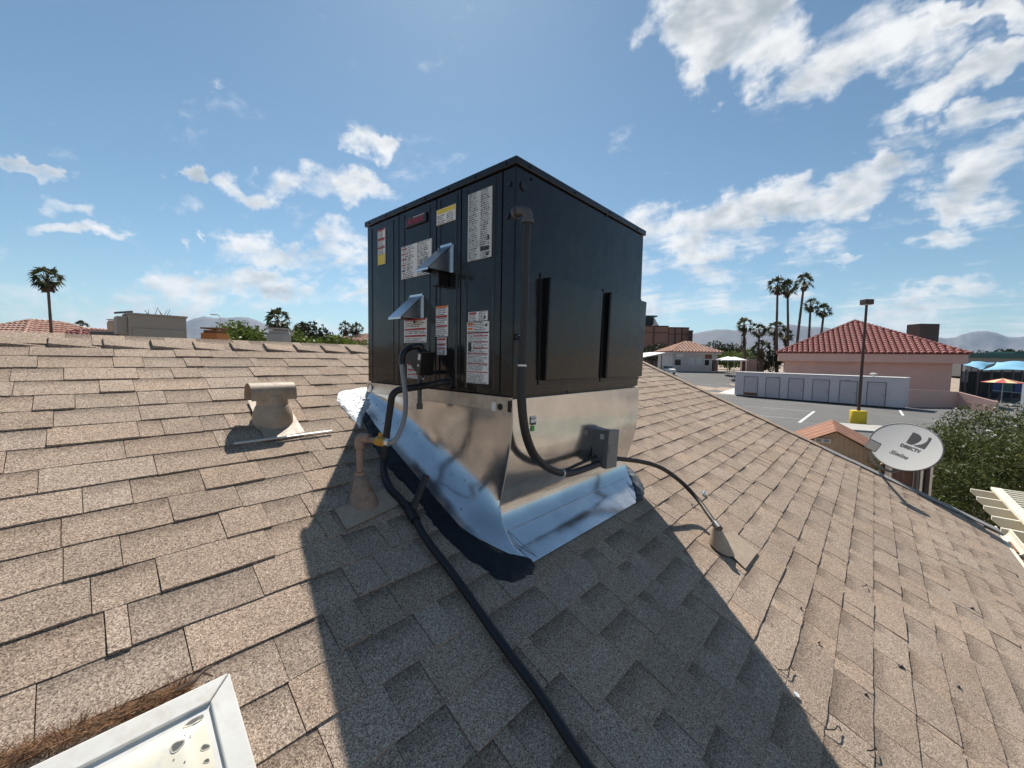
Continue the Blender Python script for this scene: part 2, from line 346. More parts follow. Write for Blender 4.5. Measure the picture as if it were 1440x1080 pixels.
def mould_mat():
    m = bpy.data.materials.new('mould'); m.use_nodes = True; MATS['mould'] = m
    nt = m.node_tree; N = nt.nodes.new; L = nt.links.new; b = nt.nodes['Principled BSDF']; b.inputs['Roughness'].default_value = .6
    pos = N('ShaderNodeNewGeometry').outputs['Position']; at = N('ShaderNodeAttribute'); at.attribute_name = 'tone'
    n = N('ShaderNodeTexNoise'); n.inputs['Scale'].default_value = 110; n.inputs['Detail'].default_value = 5; L(pos, n.inputs['Vector'])
    a = N('ShaderNodeMath'); a.operation = 'MULTIPLY_ADD'; L(n.outputs[0], a.inputs[0]); a.inputs[1].default_value = .7; a.inputs[2].default_value = -.35
    a2 = N('ShaderNodeMath'); a2.operation = 'ADD'; L(a.outputs[0], a2.inputs[0]); L(at.outputs['Fac'], a2.inputs[1])
    r = N('ShaderNodeValToRGB'); L(a2.outputs[0], r.inputs[0]); r.color_ramp.elements[0].position = .05; r.color_ramp.elements[0].color = (.70, .655, .53, 1); r.color_ramp.elements[1].position = .75; r.color_ramp.elements[1].color = (.07, .075, .075, 1)
    L(r.outputs[0], b.inputs['Base Color'])
mould_mat()
mat('dry_grass', (.20, .105, .05), .9, 0, .4, 60)
mat('twig', (.10, .07, .05), .9)
mat('cream_paint', (.70, .66, .53), .6, 0, .06, 5, stain=((.55, .49, .38), 4, .6, .85))
mat('wall_tan', (.50, .42, .33), .9, 0, .08, 3, bump=.3, bs=40)
mat('rake_grey', (.26, .245, .235), .8, 0, .15, 12, bump=.5, bs=300)
mat('dish_grey', (.50, .50, .485), .65, 0, .04, 5)
mat('dish_dark', (.13, .135, .14), .5)
mat('steel_dark', (.10, .10, .105), .5, .6)
mat('rust', (.22, .10, .05), .85, 0, .4, 20, bump=.4, bs=80)
mat('galv_pipe', (.42, .43, .44), .4, .9)
def galv_mat():
    m = bpy.data.materials.new('galvanised_sheet'); m.use_nodes = True; MATS['galv'] = m
    nt = m.node_tree; N = nt.nodes.new; L = nt.links.new; b = nt.nodes['Principled BSDF']
    pos = N('ShaderNodeNewGeometry').outputs['Position']
    b.inputs['Metallic'].default_value = .95
    n = N('ShaderNodeTexNoise'); n.inputs['Scale'].default_value = 5; n.inputs['Detail'].default_value = 7; n.inputs['Roughness'].default_value = .6; L(pos, n.inputs['Vector'])
    ra = N('ShaderNodeValToRGB'); L(n.outputs[0], ra.inputs[0]); ra.color_ramp.elements[0].position = .3; ra.color_ramp.elements[0].color = (.55, .56, .57, 1)
    ra.color_ramp.elements[1].position = .7; ra.color_ramp.elements[1].color = (.72, .725, .73, 1); L(ra.outputs[0], b.inputs['Base Color'])
    vo = N('ShaderNodeTexVoronoi'); vo.inputs['Scale'].default_value = 55; L(pos, vo.inputs['Vector'])
    mp = N('ShaderNodeMapping'); L(pos, mp.inputs['Vector']); mp.inputs['Scale'].default_value = (60, 60, 3)
    st = N('ShaderNodeTexNoise'); st.inputs['Scale'].default_value = 4; st.inputs['Detail'].default_value = 5; L(mp.outputs[0], st.inputs['Vector'])
    sp = N('ShaderNodeSeparateColor'); L(vo.outputs['Color'], sp.inputs[0])
    a = N('ShaderNodeMath'); a.operation = 'MULTIPLY_ADD'; L(sp.outputs[0], a.inputs[0]); a.inputs[1].default_value = .04; a.inputs[2].default_value = .08
    a2 = N('ShaderNodeMath'); a2.operation = 'MULTIPLY_ADD'; L(st.outputs[0], a2.inputs[0]); a2.inputs[1].default_value = .14; L(a.outputs[0], a2.inputs[2])
    L(a2.outputs[0], b.inputs['Roughness'])
    nb = N('ShaderNodeTexNoise'); nb.inputs['Scale'].default_value = 3.4; nb.inputs['Detail'].default_value = 2; L(pos, nb.inputs['Vector'])
    bp = N('ShaderNodeBump'); bp.inputs['Strength'].default_value = .18; bp.inputs['Distance'].default_value = .02; L(nb.outputs[0], bp.inputs['Height']); L(bp.outputs[0], b.inputs['Normal'])
galv_mat()

# ------------------------------------------------------------------ ground level
def gz(d): # street level rises a little further off
    t = min(1, max(0, (d-50)/28)); return 2.1*t*t*(3-2*t)
def gzp(p): return gz(p.x*FH.x+p.y*FH.y)
def ong(px, py):
    d = 20.0
    r = ray(px, py); k = r.dot(FH)
    best = None
    for i in range(4000):
        d = 4+i*.05
        z = HC + r.z*(d/k)
        if z <= gz(d): return CAM + r*(d/k)
    return CAM + r*(200/k)

mat('desert_soil', (.36, .28, .21), .95, 0, .2, .6, bump=.4, bs=6)
mat('asphalt', (.125, .122, .117), .9, 0, .18, .9, bump=.4, bs=60, stain=((.17, .165, .155), .25, .5, .7))
mat('line_paint', (.62, .62, .60), .8, 0, .15, 3)
mat('concrete', (.42, .40, .36), .9, 0, .1, 1.5)
mat('hill_rock', (.125, .115, .115), .95, 0, .3, .004)
g = MB()
rings = [0, 6, 12, 20, 30, 40, 48, 54, 60, 66, 72, 80, 100, 150, 300, 800, 2500, 7000, 16000]
NS = 72
g.v.append(Vector((0, 0, gz(0)))); g.tone.append(0); g.band.append(0)
for r in rings[1:]:
    for j in range(NS):
        a = 2*math.pi*j/NS; p = Vector((r*math.cos(a), r*math.sin(a), 0)); p.z = gzp(p); g.v.append(p); g.tone.append(0); g.band.append(0)
for j in range(NS): g.f.append((0, 1+j, 1+(j+1) % NS)); g.m.append(0)
for i in range(len(rings)-2):
    for j in range(NS):
        a = 1+i*NS+j; b = 1+i*NS+(j+1) % NS; g.f.append((a, a+NS, b+NS, b)); g.m.append(0)
struct(g.build('ground', 'desert_soil', org=(0, 0, 0)))

# ------------------------------------------------------------------ house with the shingle roof
UL, UR = -4.0, 6.86
VE, VRG = -1.745, 3.064
E = 0.143
house = thing('house', 'house with tan asphalt shingle roof that carries the black rooftop unit', 'house', (1.5, 1.5, 0))
prism = MB()
ridge = RT(0, VRG, -.004); eave = RT(0, VE, -.004)
yr, zr, ye, ze = ridge.y, ridge.z-.004, eave.y, eave.z
yb = 2*yr-ye
sec = [(ye, ze), (yr, zr), (yb, ze), (yb, ze-.13), (yr, zr-.13), (ye, ze-.13)]
prism.prism([(UL, y, z) for y, z in sec], (UR-UL, 0, 0))
roof = prism.build('roof', 'shingle', house)
m = MB()
m.prism([(UL+.4, ye+.45, 0), (UL+.4, ye+.45, ze-.05), (UL+.4, yr, zr-.2), (UL+.4, yb-.45, ze-.05), (UL+.4, yb-.45, 0)], (UR-UL-.8, 0, 0))
m.build('wall', 'wall_tan', house)
# fascia and gutter along the eave
m = MB(); m.span((UL, ye-.02, ze-.16), (UR, ye-.002, ze-.006)); m.build('fascia', 'cream_paint', house)
m = MB()
gp = [(0, 0), (0, -.095), (-.015, -.105), (-.085, -.105), (-.112, -.055), (-.118, 0), (-.108, 0), (-.103, -.05), (-.08, -.092), (-.02, -.092), (-.01, -.085), (-.01, 0)]
m.prism([(UL, ye-.024+a, ze-.012+b) for a, b in gp], (UR+.24-UL, 0, 0))
gut = m.build('gutter', 'cream_paint', house)
m = MB()
for i in range(60):
    x = UL+random.random()*(UR-UL); w = random.uniform(.05, .3)
    m.box((x, ye-.024-.052, ze-.012-.083+random.uniform(0, .006)), (w, .055, .014))
stuff(m.build('gutter_debris', 'rust', gut))
# rake edging on the gable end
m = MB()
a, b = RT(UR-.10, VE-.01, .006), RT(UR-.10, VRG, .006)
for k in range(14):
    v0 = VE + (VRG-VE)*k/14; v1 = VE+(VRG-VE)*(k+1)/14-.004
    m = MB(); c = RT(UR-.045, (v0+v1)/2, .017+.002*(k % 2)); m.box(c, (.15, v1-v0+.02, .012), (Vector((1, 0, 0)), (VR+NR*.006).normalized(), NR))
    m.build('rake_shingle', 'rake_grey' if k < 5 else 'shingle', roof)

# shingle tabs
WQ = [.045, .06, .08, .10, .12, .14, .16, .18, .205, .23, .26, .30]
OV = .032
def slab(w, kind, var):
    rr = random.Random(int(w*10000)+kind*77+var*991)
    tb = (.0052, .0082)[kind] + rr.uniform(-.0008, .0008) + (.002 if var == 3 else 0)
    gap = .0022
    nx = 3
    vs = []; bd = []
    for (y, wt, wb) in ((0, tb, -.001), (E*.5, tb*.62+.0012, -.002), (E+OV, .0018, -.004)):
        for i in range(nx+1):
            x = gap/2 + (w-gap)*i/nx
            jy = rr.uniform(-.0022, .0022) if y == 0 else 0
            jz = rr.uniform(-.0009, .0014) if y < E else 0
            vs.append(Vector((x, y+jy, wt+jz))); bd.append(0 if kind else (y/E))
        for i in range(nx+1):
            x = gap/2 + (w-gap)*i/nx
            vs.append(Vector((x, y, wb))); bd.append(0)
    r = 2*(nx+1); fs = []
    for j in range(2):
        for i in range(nx): fs.append((j*r+i, j*r+i+1, (j+1)*r+i+1, (j+1)*r+i))
        fs.append((j*r, (j+1)*r, (j+1)*r+nx+1, j*r+nx+1)); fs.append((j*r+nx, j*r+2*nx+1, (j+1)*r+2*nx+1, (j+1)*r+nx))
    for i in range(nx): fs.append((i, nx+1+i, nx+2+i, i+1))
    return vs, fs, bd
tabs = []
rr = random.Random(21)
nc = int((2.966-VE)/E)+1
for k in range(nc):
    v = 2.966-k*E
    u = -1.75 - rr.random()*.2; kind = rr.randrange(2)
    while u < UR-.13:
        # tabs of laminated shingles: wide and narrow teeth in turn, the odd sliver
        w = rr.choice(WQ[4:]) if rr.random() < .76 else rr.choice(WQ[:4])
        if u+w > UR-.12: w = max(.05, UR-.12-u)
        tabs.append((u, v+rr.uniform(-.0015, .0015), w, kind, rr.randrange(4)))
        u += w; kind = 1-kind if rr.random() < .88 else kind
def seen(t):
    p = RT(t[0]+t[2]/2, t[1]+E/2)-CAM
    z = p.dot(fwd)
    if z < .1: return 0
    x = 720+FPX*p.dot(cright)/z; y = 540+FPX*p.dot(cdown)/z
    if not (-20 < x < 1460 and 470 < y < 1100): return 0
    if 1.2 < t[0]+t[2]/2 < 2.5 and .72 < t[1] < 2.3: return 0
    if t[0]+t[2]/2 < .2 and t[1] < .72: return 0
    d = p.length; return t[2]*abs(p.normalized().dot(NR))/(d*d)
order = sorted(range(len(tabs)), key=lambda i: -seen(tabs[i]))
big = set(order[:300])
cache = {}
rest = MB()
RX = Matrix.Rotation(SLOPE, 4, 'X')
for i, (u, v, w, kind, var) in enumerate(tabs):
    base = RT(u, v, 0)
    if i in big:
        wq = min(WQ, key=lambda q: abs(q-w)); key = (wq, kind, var)
        if key not in cache:
            vs, fs, bd = slab(wq, kind, var)
            me = bpy.data.meshes.new('shingle'); me.from_pydata(vs, [], fs); me.materials.append(MATS['shingle'])
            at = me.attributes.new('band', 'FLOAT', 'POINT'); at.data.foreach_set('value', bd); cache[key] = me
        o = bpy.data.objects.new('shingle', cache[key]); COL.objects.link(o); o.parent = roof
        o.location = base-ORG[roof.name]; o.rotation_euler = (SLOPE+rr.uniform(-.004, .004), 0, rr.uniform(-.004, .004)); o.scale = (w/wq, 1, 1)
    else:
        vs, fs, bd = slab(w, kind, var)
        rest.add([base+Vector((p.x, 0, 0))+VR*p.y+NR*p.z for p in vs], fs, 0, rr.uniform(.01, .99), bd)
stuff(rest.build('shingle_field', 'shingle', roof))
# ridge caps
for k in range(-9, 32):
    u0 = -.096 + .2035*k; L_ = .26
    m = MB(); n = 9; ring = []
    jit = rr.uniform(-.003, .003)
    for (u, lift) in ((u0, .030), (u0+L_, .006)):
        top = []; bot = []
        for j in range(n):
            t = -1+2*j/(n-1); s = abs(t)*.125
            bend = max(0, 1-abs(t)/.3)
            yy = yr+math.copysign(1, t)*s*math.cos(SLOPE) if t else yr
            zz = zr + lift - s*math.sin(SLOPE) - bend*bend*.010 + jit
            top.append(Vector((u, yy, zz))); bot.append(Vector((u, yy, zz-.016)))
        ring.append((top, bot))
    vs = ring[0][0]+ring[0][1]+ring[1][0]+ring[1][1]
    fs = []
    for j in range(n-1):
        fs += [(j, j+1, 2*n+j+1, 2*n+j), (n+j, 3*n+j, 3*n+j+1, n+j+1), (j, n+j, n+j+1, j+1), (2*n+j, 2*n+j+1, 3*n+j+1, 3*n+j)]
    fs += [(0, 2*n, 3*n, n), (n-1, 2*n-1, 4*n-1, 3*n-1)]
    m.add(vs, fs, 0, rr.uniform(.1, .9)); 
    if u0+L_ < UR+.02: m.build('ridge_cap', 'shingle', roof)
# ------------------------------------------------------------------ rooftop unit
X0, Y0, Z0 = 1.3245, 1.2034, HC-.1864
UW, UD, UH = 1.3186, 1.296, 1.0621          # along Y, along X, height
X1, Y1, Z1 = X0+UD, Y0+UW, Z0+UH
unit = thing('rooftop_unit', 'black packaged air conditioning unit with warning labels on metal roof curb', 'rooftop unit', ((X0+X1)/2, (Y0+Y1)/2, Z0-.065))
LS = 3.0857
def lf(cx, cy): p = onx(500+cx/LS, 210+cy/LS, X0); return p.y, p.z
def rf(cx, cy): p = ony(500+cx/LS, 210+cy/LS, Y0); return p.x, p.z
m = MB(); m.span((X0+.012, Y0+.012, Z0+.003), (X1-.012, Y1-.012, Z1-.03)); m.build('cabinet', 'unit_paint', unit)
# top cover with turned-down edge
m = MB(); m.span((X0-.013, Y0-.013, Z1-.033), (X1+.013, Y1+.013, Z1)); lid = m.build('top_cover', 'unit_paint', unit, bev=.004)
m = MB()
for i in range(7):
    y = Y0+.05+(UW-.1)*i/6; m.tube([(X0-.0128, y, Z1-.018), (X0-.018, y, Z1-.018)], .006, 8)
for i in range(4):
    x = X0+.08+(UD-.2)*i/3; m.tube([(x, Y0-.0128, Z1-.018), (x, Y0-.018, Z1-.018)], .006, 8)
m.build('screw', 'unit_trim', lid)
# access panels of the service side
ys = [Y1, onx(560.9, 305, X0).y, onx(614, 284, X0).y, onx(649, 262, X0).y, onx(707.4, 236, X0).y, Y0]
zb, zt = Z0+.012, Z1-.036
for i in range(5):
    ya, yb_ = ys[i+1], ys[i]
    m = MB(); m.span((X0, ya+.003, zb), (X0+.0115, yb_-.003, zt))
    nm = 'corner_post' if i == 4 else 'access_panel'
    p = m.build(nm, 'unit_paint', unit, bev=.003)
    w = yb_-ya
    if i < 4:
        for t in ((.16, .84) if w > .16 else (.85,)):       # pressed ribs
            m = MB(); yy = ya+w*t; n = 8
            prof = [(X0-.0001-.0055*math.sin(math.pi*q/n), yy-.011+.022*q/n) for q in range(n+1)]
            m.grid(lambda a_, b_: Vector((prof[round(a_*n)][0], prof[round(a_*n)][1], zb+.02+(zt-zb-.04)*b_)), n, 1); m.build('rib', 'unit_paint', p, smooth=True)
    if i == 4:
        for cx, cy in ((668, 150), (660, 290)):
            y, z = lf(cx, cy); m = MB(); m.tube([(X0+.002, y, z), (X0-.006, y, z)], .013, 14); m.build('hole_plug', 'black_plastic', p)
# downhill side: one plain panel with two raised covers
m = MB(); m.span((X0+.002, Y0, zb), (X1, Y0+.0115, zt)); side = m.build('side_panel', 'unit_paint', unit, bev=.003)
def cover(c0, c1, name):
    (xa, za), (xb, _) = rf(*c0[:2]), rf(*c1[:2]); _, zbot = rf(c0[0], c0[2])
    xe = min(xb, X1-.006); m = MB(); m.prism([(xa, Y0+.004, zbot), (xa, Y0-.033, zbot), (xa, Y0-.047, za), (xa, Y0+.004, za)], (xe-xa, 0, 0)); o = m.build(name, 'unit_cover', unit, bev=.008)
    m = MB(); m.span((xa-.022, Y0-.006, zbot-.02), (min(xb+.02, X1-.002), Y0+.002, za+.02)); m.build('cover_flange', 'black_plastic', o, bev=.002)  # black colour paints in the groove and shadow line round the cover
    return o
cover((812, 558, 1003), (1046, 600), 'access_cover'); cover((1080, 622, 992), (1240, 660), 'access_cover')
for cx, cy, r in ((728, 160, .021), (765, 130, .007), (1086, 287, .007), (754, 517, .007), (918, 1052, .006)):
    x, z = rf(cx, cy); m = MB(); m.tube([(x, Y0+.001, z), (x, Y0-.006, z)], r, 14); m.build('hole_plug' if r > .01 else 'screw', 'black_plastic', unit)
# base rail, galvanised
m = MB(); zr0 = Z0-.064
m.span((X0-.004, Y0+.004, zr0), (X0+.02, Y1, Z0)); m.span((X1-.02, Y0+.004, zr0), (X1+.004, Y1, Z0)); m.span((X0+.02, Y1-.02, zr0), (X1-.02, Y1, Z0)); m.span((X0+.02, Y0+.02, zr0), (X1-.02, Y0+.04, Z0))
rail = m.build('base_rail', 'galv_dull', unit, bev=.002)
m = MB(); m.span((X0-.008, Y0-.002, Z0-.004), (X0, Y1+.002, Z0+.006)); m.build('drip_lip', 'galv_dull', rail)
for (ya, yb_) in ((Y0-.006, Y0+.018), (Y1-.05, Y1+.006)):
    m = MB(); m.span((X0-.009, ya, zr0+.004), (X0-.003, yb_, Z0-.008)); br = m.build('corner_bracket', 'galv_dull' if ya > 2 else 'unit_trim', rail)
for (cx, cy) in ((760, 570), (716, 572)):
    p = onx(709.5, 572, X0-.01); 
m = MB(); p = onx(704, 572, X0); m.tube([(X0-.003, p.y, p.z), (X0-.006, p.y, p.z)], .016, 16); m.build('lifting_hole', 'black_plastic', rail)
m = MB(); p = onx(695.5, 571.5, X0); m.span((X0-.0065, p.y-.014, p.z-.02), (X0-.0035, p.y+.014, p.z+.02)); m.build('sticker', 'paper', rail)
m = MB(); p = onx(523, 545, X0); m.span((X0-.0125, p.y-.016, p.z-.014), (X0-.0085, p.y+.012, p.z+.014)); m.build('sticker', 'paper', rail)

# printed labels: paper with bars and rows of small type
INK = ['paper', 'ink', 'ink_grey', 'ink_red', 'ink_orange', 'ink_yellow', 'paper_grey']
def label_sheet(name, cxl, cyt, cyb, cxr, bars, rows=0, paper=0, ncol=1, extra=(), off=.0062):
    (ya, za), (yb_, _) = lf(cxl, cyt), lf(cxr, cyt); _, zc = lf(cxl, cyb)
    rg = random.Random(name+str(cxl))
    X = X0-off
    P = lambda s, t, k=0: Vector((X-.0004*k, ya+(yb_-ya)*s, za+(zc-za)*t))
    m = MB()
    m.span((X, yb_, zc), (X+off-.0005, ya, za), mi=paper)
    def q(s0, t0, s1, t1, k, mi): m.add([P(s0, t0, k), P(s1, t0, k), P(s1, t1, k), P(s0, t1, k)], [(0, 1, 2, 3)], mi)
    for (t0, t1, mi) in bars: q(.03, t0, .97, t1, 1, mi)
    for (s0, t0, s1, t1, mi) in extra: q(s0, t0, s1, t1, 2, mi)
    for r in range(rows):
        t = (r+.5)/rows; h = .26/rows
        if any(a-.01 < t < b+.01 for a, b, _ in bars): continue
        for c in range(ncol):
            s = c/ncol+.05; e = (c+1)/ncol-.05-rg.random()*.25/ncol
            while s < e:
                w = rg.uniform(.04, .13)
                if not any(a < s+w/2 < b2 and t0 < t < t1 for (a, t0, b2, t1, _) in extra): q(s, t-h, min(s+w, e), t+h, 1, 1 if rg.random() < .6 else 2)
                s += w+.025
    return m.build(name, INK, unit)
label_sheet('warning_label', 100, 353, 505, 131, [(.0, .05, 3), (.26, .32, 3), (.50, .55, 3), (.72, 1, 5)], 22)
label_sheet('wiring_label', 203, 427, 566, 333, [], 20, ncol=2, extra=((.02, .06, .2, .1, 3), (.02, .22, .14, .26, 3), (.02, .38, .18, .42, 3), (.02, .56, .16, .6, 3), (.02, .74, .14, .78, 1), (.62, .52, .74, .68, 2), (.78, .48, .9, .66, 2)))
label_sheet('caution_label', 356, 268, 333, 438, [(.02, .32, 5)], 8, ncol=2)
label_sheet('rating_label', 493, 200, 488, 596, [], 32, paper=6, ncol=2, extra=((.55, .83, .92, .89, 1), (.8, .93, .9, .97, 1), (.84, .68, .92, .75, 1), (.4, .72, .44, .82, 2), (.52, .72, .56, .82, 2), (.64, .72, .68, .82, 2)))
label_sheet('warning_label', 215, 740, 840, 312, [(0, .07, 3), (.40, .48, 3), (.68, .76, 3)], 14, extra=((.42, .08, .52, .2, 1),))
label_sheet('instruction_label', 353, 683, 813, 404, [(0, .07, 4), (.31, .38, 3), (.63, .69, 3)], 16)
label_sheet('instruction_label', 358, 818, 892, 396, [(.04, .16, 3), (.33, .42, 3), (.60, .68, 3)], 10, extra=((.72, .78, .86, .95, 1),))
label_sheet('serial_label', 494, 708, 748, 576, [], 6, ncol=2, extra=((.05, .1, .42, .3, 3), (.82, .5, .92, .8, 1)))
label_sheet('notice_label', 488, 752, 795, 582, [], 6, ncol=1, extra=((.03, .12, .28, .34, 4), (.03, .55, .28, .76, 4), (.86, .2, .94, .5, 1)))
label_sheet('notice_label', 488, 799, 1012, 582, [(0, .014, 3), (.40, .422, 3), (.60, .62, 3), (.765, .785, 3)], 40, extra=((.06, .18, .22, .37, 1), (.32, .05, .97, .07, 3), (.32, .17, .97, .19, 3), (.32, .29, .97, .31, 3)))
label_sheet('warning_label', 229, 930, 992, 300, [(.0, .10, 3), (.38, .48, 3), (.70, .78, 3)], 10)
# emblem
(ya, za), (yb_, _) = lf(221, 308), lf(313, 308); _, zc = lf(221, 346)
m = MB(); m.span((X0-.012, yb_, zc), (X0-.0005, ya, za)); emb = m.build('emblem', 'black_plastic', unit, bev=.003)
vs, fs = text_mesh('Amana', 1.0, .35, .02); w = max(v.x for v in vs)-min(v.x for v in vs); x0_ = min(v.x for v in vs)
sw = (ya-yb_)*.80/w
m = MB(); m.add([Vector((X0-.0135, ya-(ya-yb_)*.10-(v.x-x0_)*sw, zc+(za-zc)*.20+v.y*sw*1.0)) for v in vs], fs); m.build('lettering', 'emblem_red', emb)
m = MB(); rg = random.Random(2); t_ = .42          # line of tiny type, too small to read
while t_ < .93:
    w_ = rg.uniform(.015, .04); y_ = ya-(ya-yb_)*t_; z_ = zc+(za-zc)*.83; m.add([(X0-.0135, y_, z_), (X0-.0135, y_-(ya-yb_)*w_, z_), (X0-.0135, y_-(ya-yb_)*w_, z_+.004), (X0-.0135, y_, z_+.004)], [(0, 1, 2, 3)]); t_ += w_+.012
m.build('lettering', 'paper', emb)

# flue and air hoods
def hood(yr_, yl, zt_, zb_, xf):
    t = .0015; lip = .012
    h = thing_part = MB()
    A = [(X0-.001, yr_, zt_), (X0-.001, yr_, zb_), (xf, yr_, zb_)]
    # sloping top sheet
    m.v.clear() if False else None
    top = MB(); n = Vector((-(zt_-zb_), 0, (X0-xf))).normalized()*(-1)
    p = [Vector((X0-.001, yr_, zt_)), Vector((X0-.001, yl, zt_)), Vector((xf, yl, zb_)), Vector((xf, yr_, zb_))]
    nn = (p[1]-p[0]).cross(p[3]-p[0]).normalized()
    top.prism(p, nn*.003)
    o = top.build('hood', 'galv_hood', unit)
    for y, s in ((yr_, 1), (yl, -1)):
        k = MB(); k.prism([(X0-.001, y, zt_-.003), (X0-.001, y, zb_), (xf+.004, y, zb_)], (0, s*.002, 0)); k.build('hood_side', 'galv_hood', o)
    k = MB(); k.span((X0-.004, yr_-.014, zb_), (X0-.0005, yr_, zt_)); k.span((X0-.004, yl, zb_), (X0-.0005, yl+.014, zt_)); k.span((X0-.004, yr_, zt_-.004), (X0-.0005, yl, zt_+.012)); k.build('hood_flange', 'galv_hood', o)
    k = MB(); k.span((xf-.001, yr_, zb_-.008), (xf+.002, yl, zb_+.002)); k.build('hood_lip', 'galv_hood', o)
    return o
h1 = hood(1.638, 1.742, HC+.574, HC+.434, 1.1735)
k = MB(); k.span((1.255, 1.66, HC+.365), (1.318, 1.72, HC+.47)); k.build('flue_outlet', 'black_plastic', h1)
h2 = hood(1.894, 2.020, HC+.340, HC+.209, 1.183)

# ------------------------------------------------------------------ galvanised roof curb
curb = thing('roof_curb', 'shiny galvanised sheet metal curb flaring out under the black unit', 'roof curb', ((X0+X1)/2, (Y0+Y1)/2, RT(0, .8, 0).z))
H = lambda z: HC+z
prof = [(1.1975, -.188), (1.196, -.27), (1.197, -.35), (1.203, -.44), (1.213, -.52), (1.226, -.59), (1.236, -.64), (1.2415, -.68), (1.239, -.715), (1.227, -.748), (1.207, -.778), (1.180, -.806)]
prof = [Vector((0, y, H(z))) for y, z in prof]+[RT(0, .725, .0205), RT(0, .70, .0195), RT(0, .66, .018), RT(0, .615, .0165)]
prof = catmull(prof[:13], 4)+prof[13:]
NP = len(prof)
def xl(t): return X0-.004-.022*min(1, max(0, (t-.2)/.5))
def xr_(p):
    z = p.z-HC; t = min(1, max(0, (-.45-z)/.37)); return X1+.002 - .118*t*t
seam = []
vs = []; NX = 18
for k_, p in enumerate(prof):
    t = min(1, (prof[0].z-p.z)/(prof[0].z-RT(0, .78).z))
    a = xl(t); b = xr_(p)
    if k_ >= NP-3: a = 1.30; b = 2.50-.17*((k_-(NP-4))/3)
    seam.append(Vector((a, p.y, p.z)))
    for i in range(NX+1): vs.append(Vector((a+(b-a)*i/NX, p.y, p.z)))
fs = [(j*(NX+1)+i, (j+1)*(NX+1)+i, (j+1)*(NX+1)+i+1, j*(NX+1)+i+1) for j in range(NP-1) for i in range(NX)]
m = MB(); m.add(vs, fs); front = m.build('front_sheet', 'galv', curb, smooth=True)
ci = min(range(NP), key=lambda k: abs(prof[k].z-H(-.792)))
m = MB(); m.tube([Vector((seam[ci].x+.004, prof[ci].y-.001, prof[ci].z+.001)), Vector((2.49, prof[ci].y-.001, prof[ci].z+.001))], .0013, 5); m.build('fold_line', 'galv_dull', front)
m = MB(); m.tube([seam[ci]+Vector((.004, 0, .002)), RT(1.345, .625, .018)], .003, 5); m.build('fold_line', 'galv_hood', front)
# corner wing of the flange at the far end, lying on the shingles
m = MB(); m.add([RT(2.44, .80, .0225), RT(2.33, .618, .019), RT(2.42, .66, .018), RT(2.50, .73, .018), RT(2.55, .82, .018), RT(2.56, .93, .02), RT(2.50, .90, .06)], [(0, 1, 2, 3, 4, 5, 6)]); m.build('flange_wing', 'galv', front)
# uphill-running side with its wide cove
edge = [(.656, 1.290), (.736, 1.190), (.934, 1.133), (1.205, 1.143), (1.633, 1.162), (1.964, 1.190), (2.12, 1.235), (2.30, 1.27)]
def ub(v):
    for (a, x), (b, y) in zip(edge, edge[1:]):
        if v <= b: t = (v-a)/(b-a); return x+(y-x)*max(0, t)
    return edge[-1][1]
NSL, NPR = 48, 28
def resample(pl, n):
    d = [0]
    for a, b in zip(pl, pl[1:]): d.append(d[-1]+(b-a).length)
    out = []
    for i in range(n+1):
        s = d[-1]*i/n; j = 0
        while j < len(d)-2 and d[j+1] < s: j += 1
        t = (s-d[j])/max(1e-9, d[j+1]-d[j]); out.append(pl[j].lerp(pl[j+1], min(1, t)))
    return out
seam_r = resample([s+Vector((-.002, .001, 0)) for s in seam], NPR)
vs = []
for i in range(NSL+1):
    s = i/NSL
    T = Vector((X0-.003, Y0-.004+(UW+.004)*s, H(-.246)))
    v = .70+(2.27-.70)*s**.93
    B = RT(ub(v), v, .0165)
    foot = RT(X0-.02, (T.y-CAM.y+HPERP*NR.y)/math.cos(SLOPE) if False else v, 0)
    hgt = max(.02, T.z-foot.z)
    c1 = T+Vector((0, 0, -.62*hgt)); c2 = RT(X0-.035, v+.01, min(.05, hgt*.25))
    bez = [((1-t)**3)*T+3*((1-t)**2)*t*c1+3*(1-t)*t*t*c2+(t**3)*B for t in [j/NPR for j in range(NPR+1)]]
    bez = resample(bez, NPR)
    q = max(0, 1-s/.10); q = q*q*(3-2*q)
    vs += [bez[j].lerp(seam_r[j], q) for j in range(NPR+1)]
fs = [(i*(NPR+1)+j, (i+1)*(NPR+1)+j, (i+1)*(NPR+1)+j+1, i*(NPR+1)+j+1) for i in range(NSL) for j in range(NPR)]
m = MB(); m.add(vs, fs); m.build('side_sheet', 'galv', curb, smooth=True)
rg = random.Random(8)
for k in range(26):          # sheet metal screws and drips of cement
    i = rg.randrange(4, NSL-3); j = rg.randrange(9, NPR-2); p_ = vs[i*(NPR+1)+j]; q1 = vs[(i+1)*(NPR+1)+j]; q2 = vs[i*(NPR+1)+j+1]; nn = (q1-p_).cross(q2-p_).normalized(); nn = nn if nn.x < 0 else -nn
    mm_ = MB(); r_ = rg.uniform(.002, .0045); mm_.tube([p_-nn*.001, p_+nn*.0022], [r_, r_*.7], 8); mm_.build('screw', rg.choice(('galv_hood', 'mastic', 'mastic')), curb)
# folded standing seam at the corner
m = MB(); m.tube([s+Vector((-.004, -.003, 0)) for s in seam[2:-2]], .003, 6); m.build('corner_seam', 'galv_dull', curb)
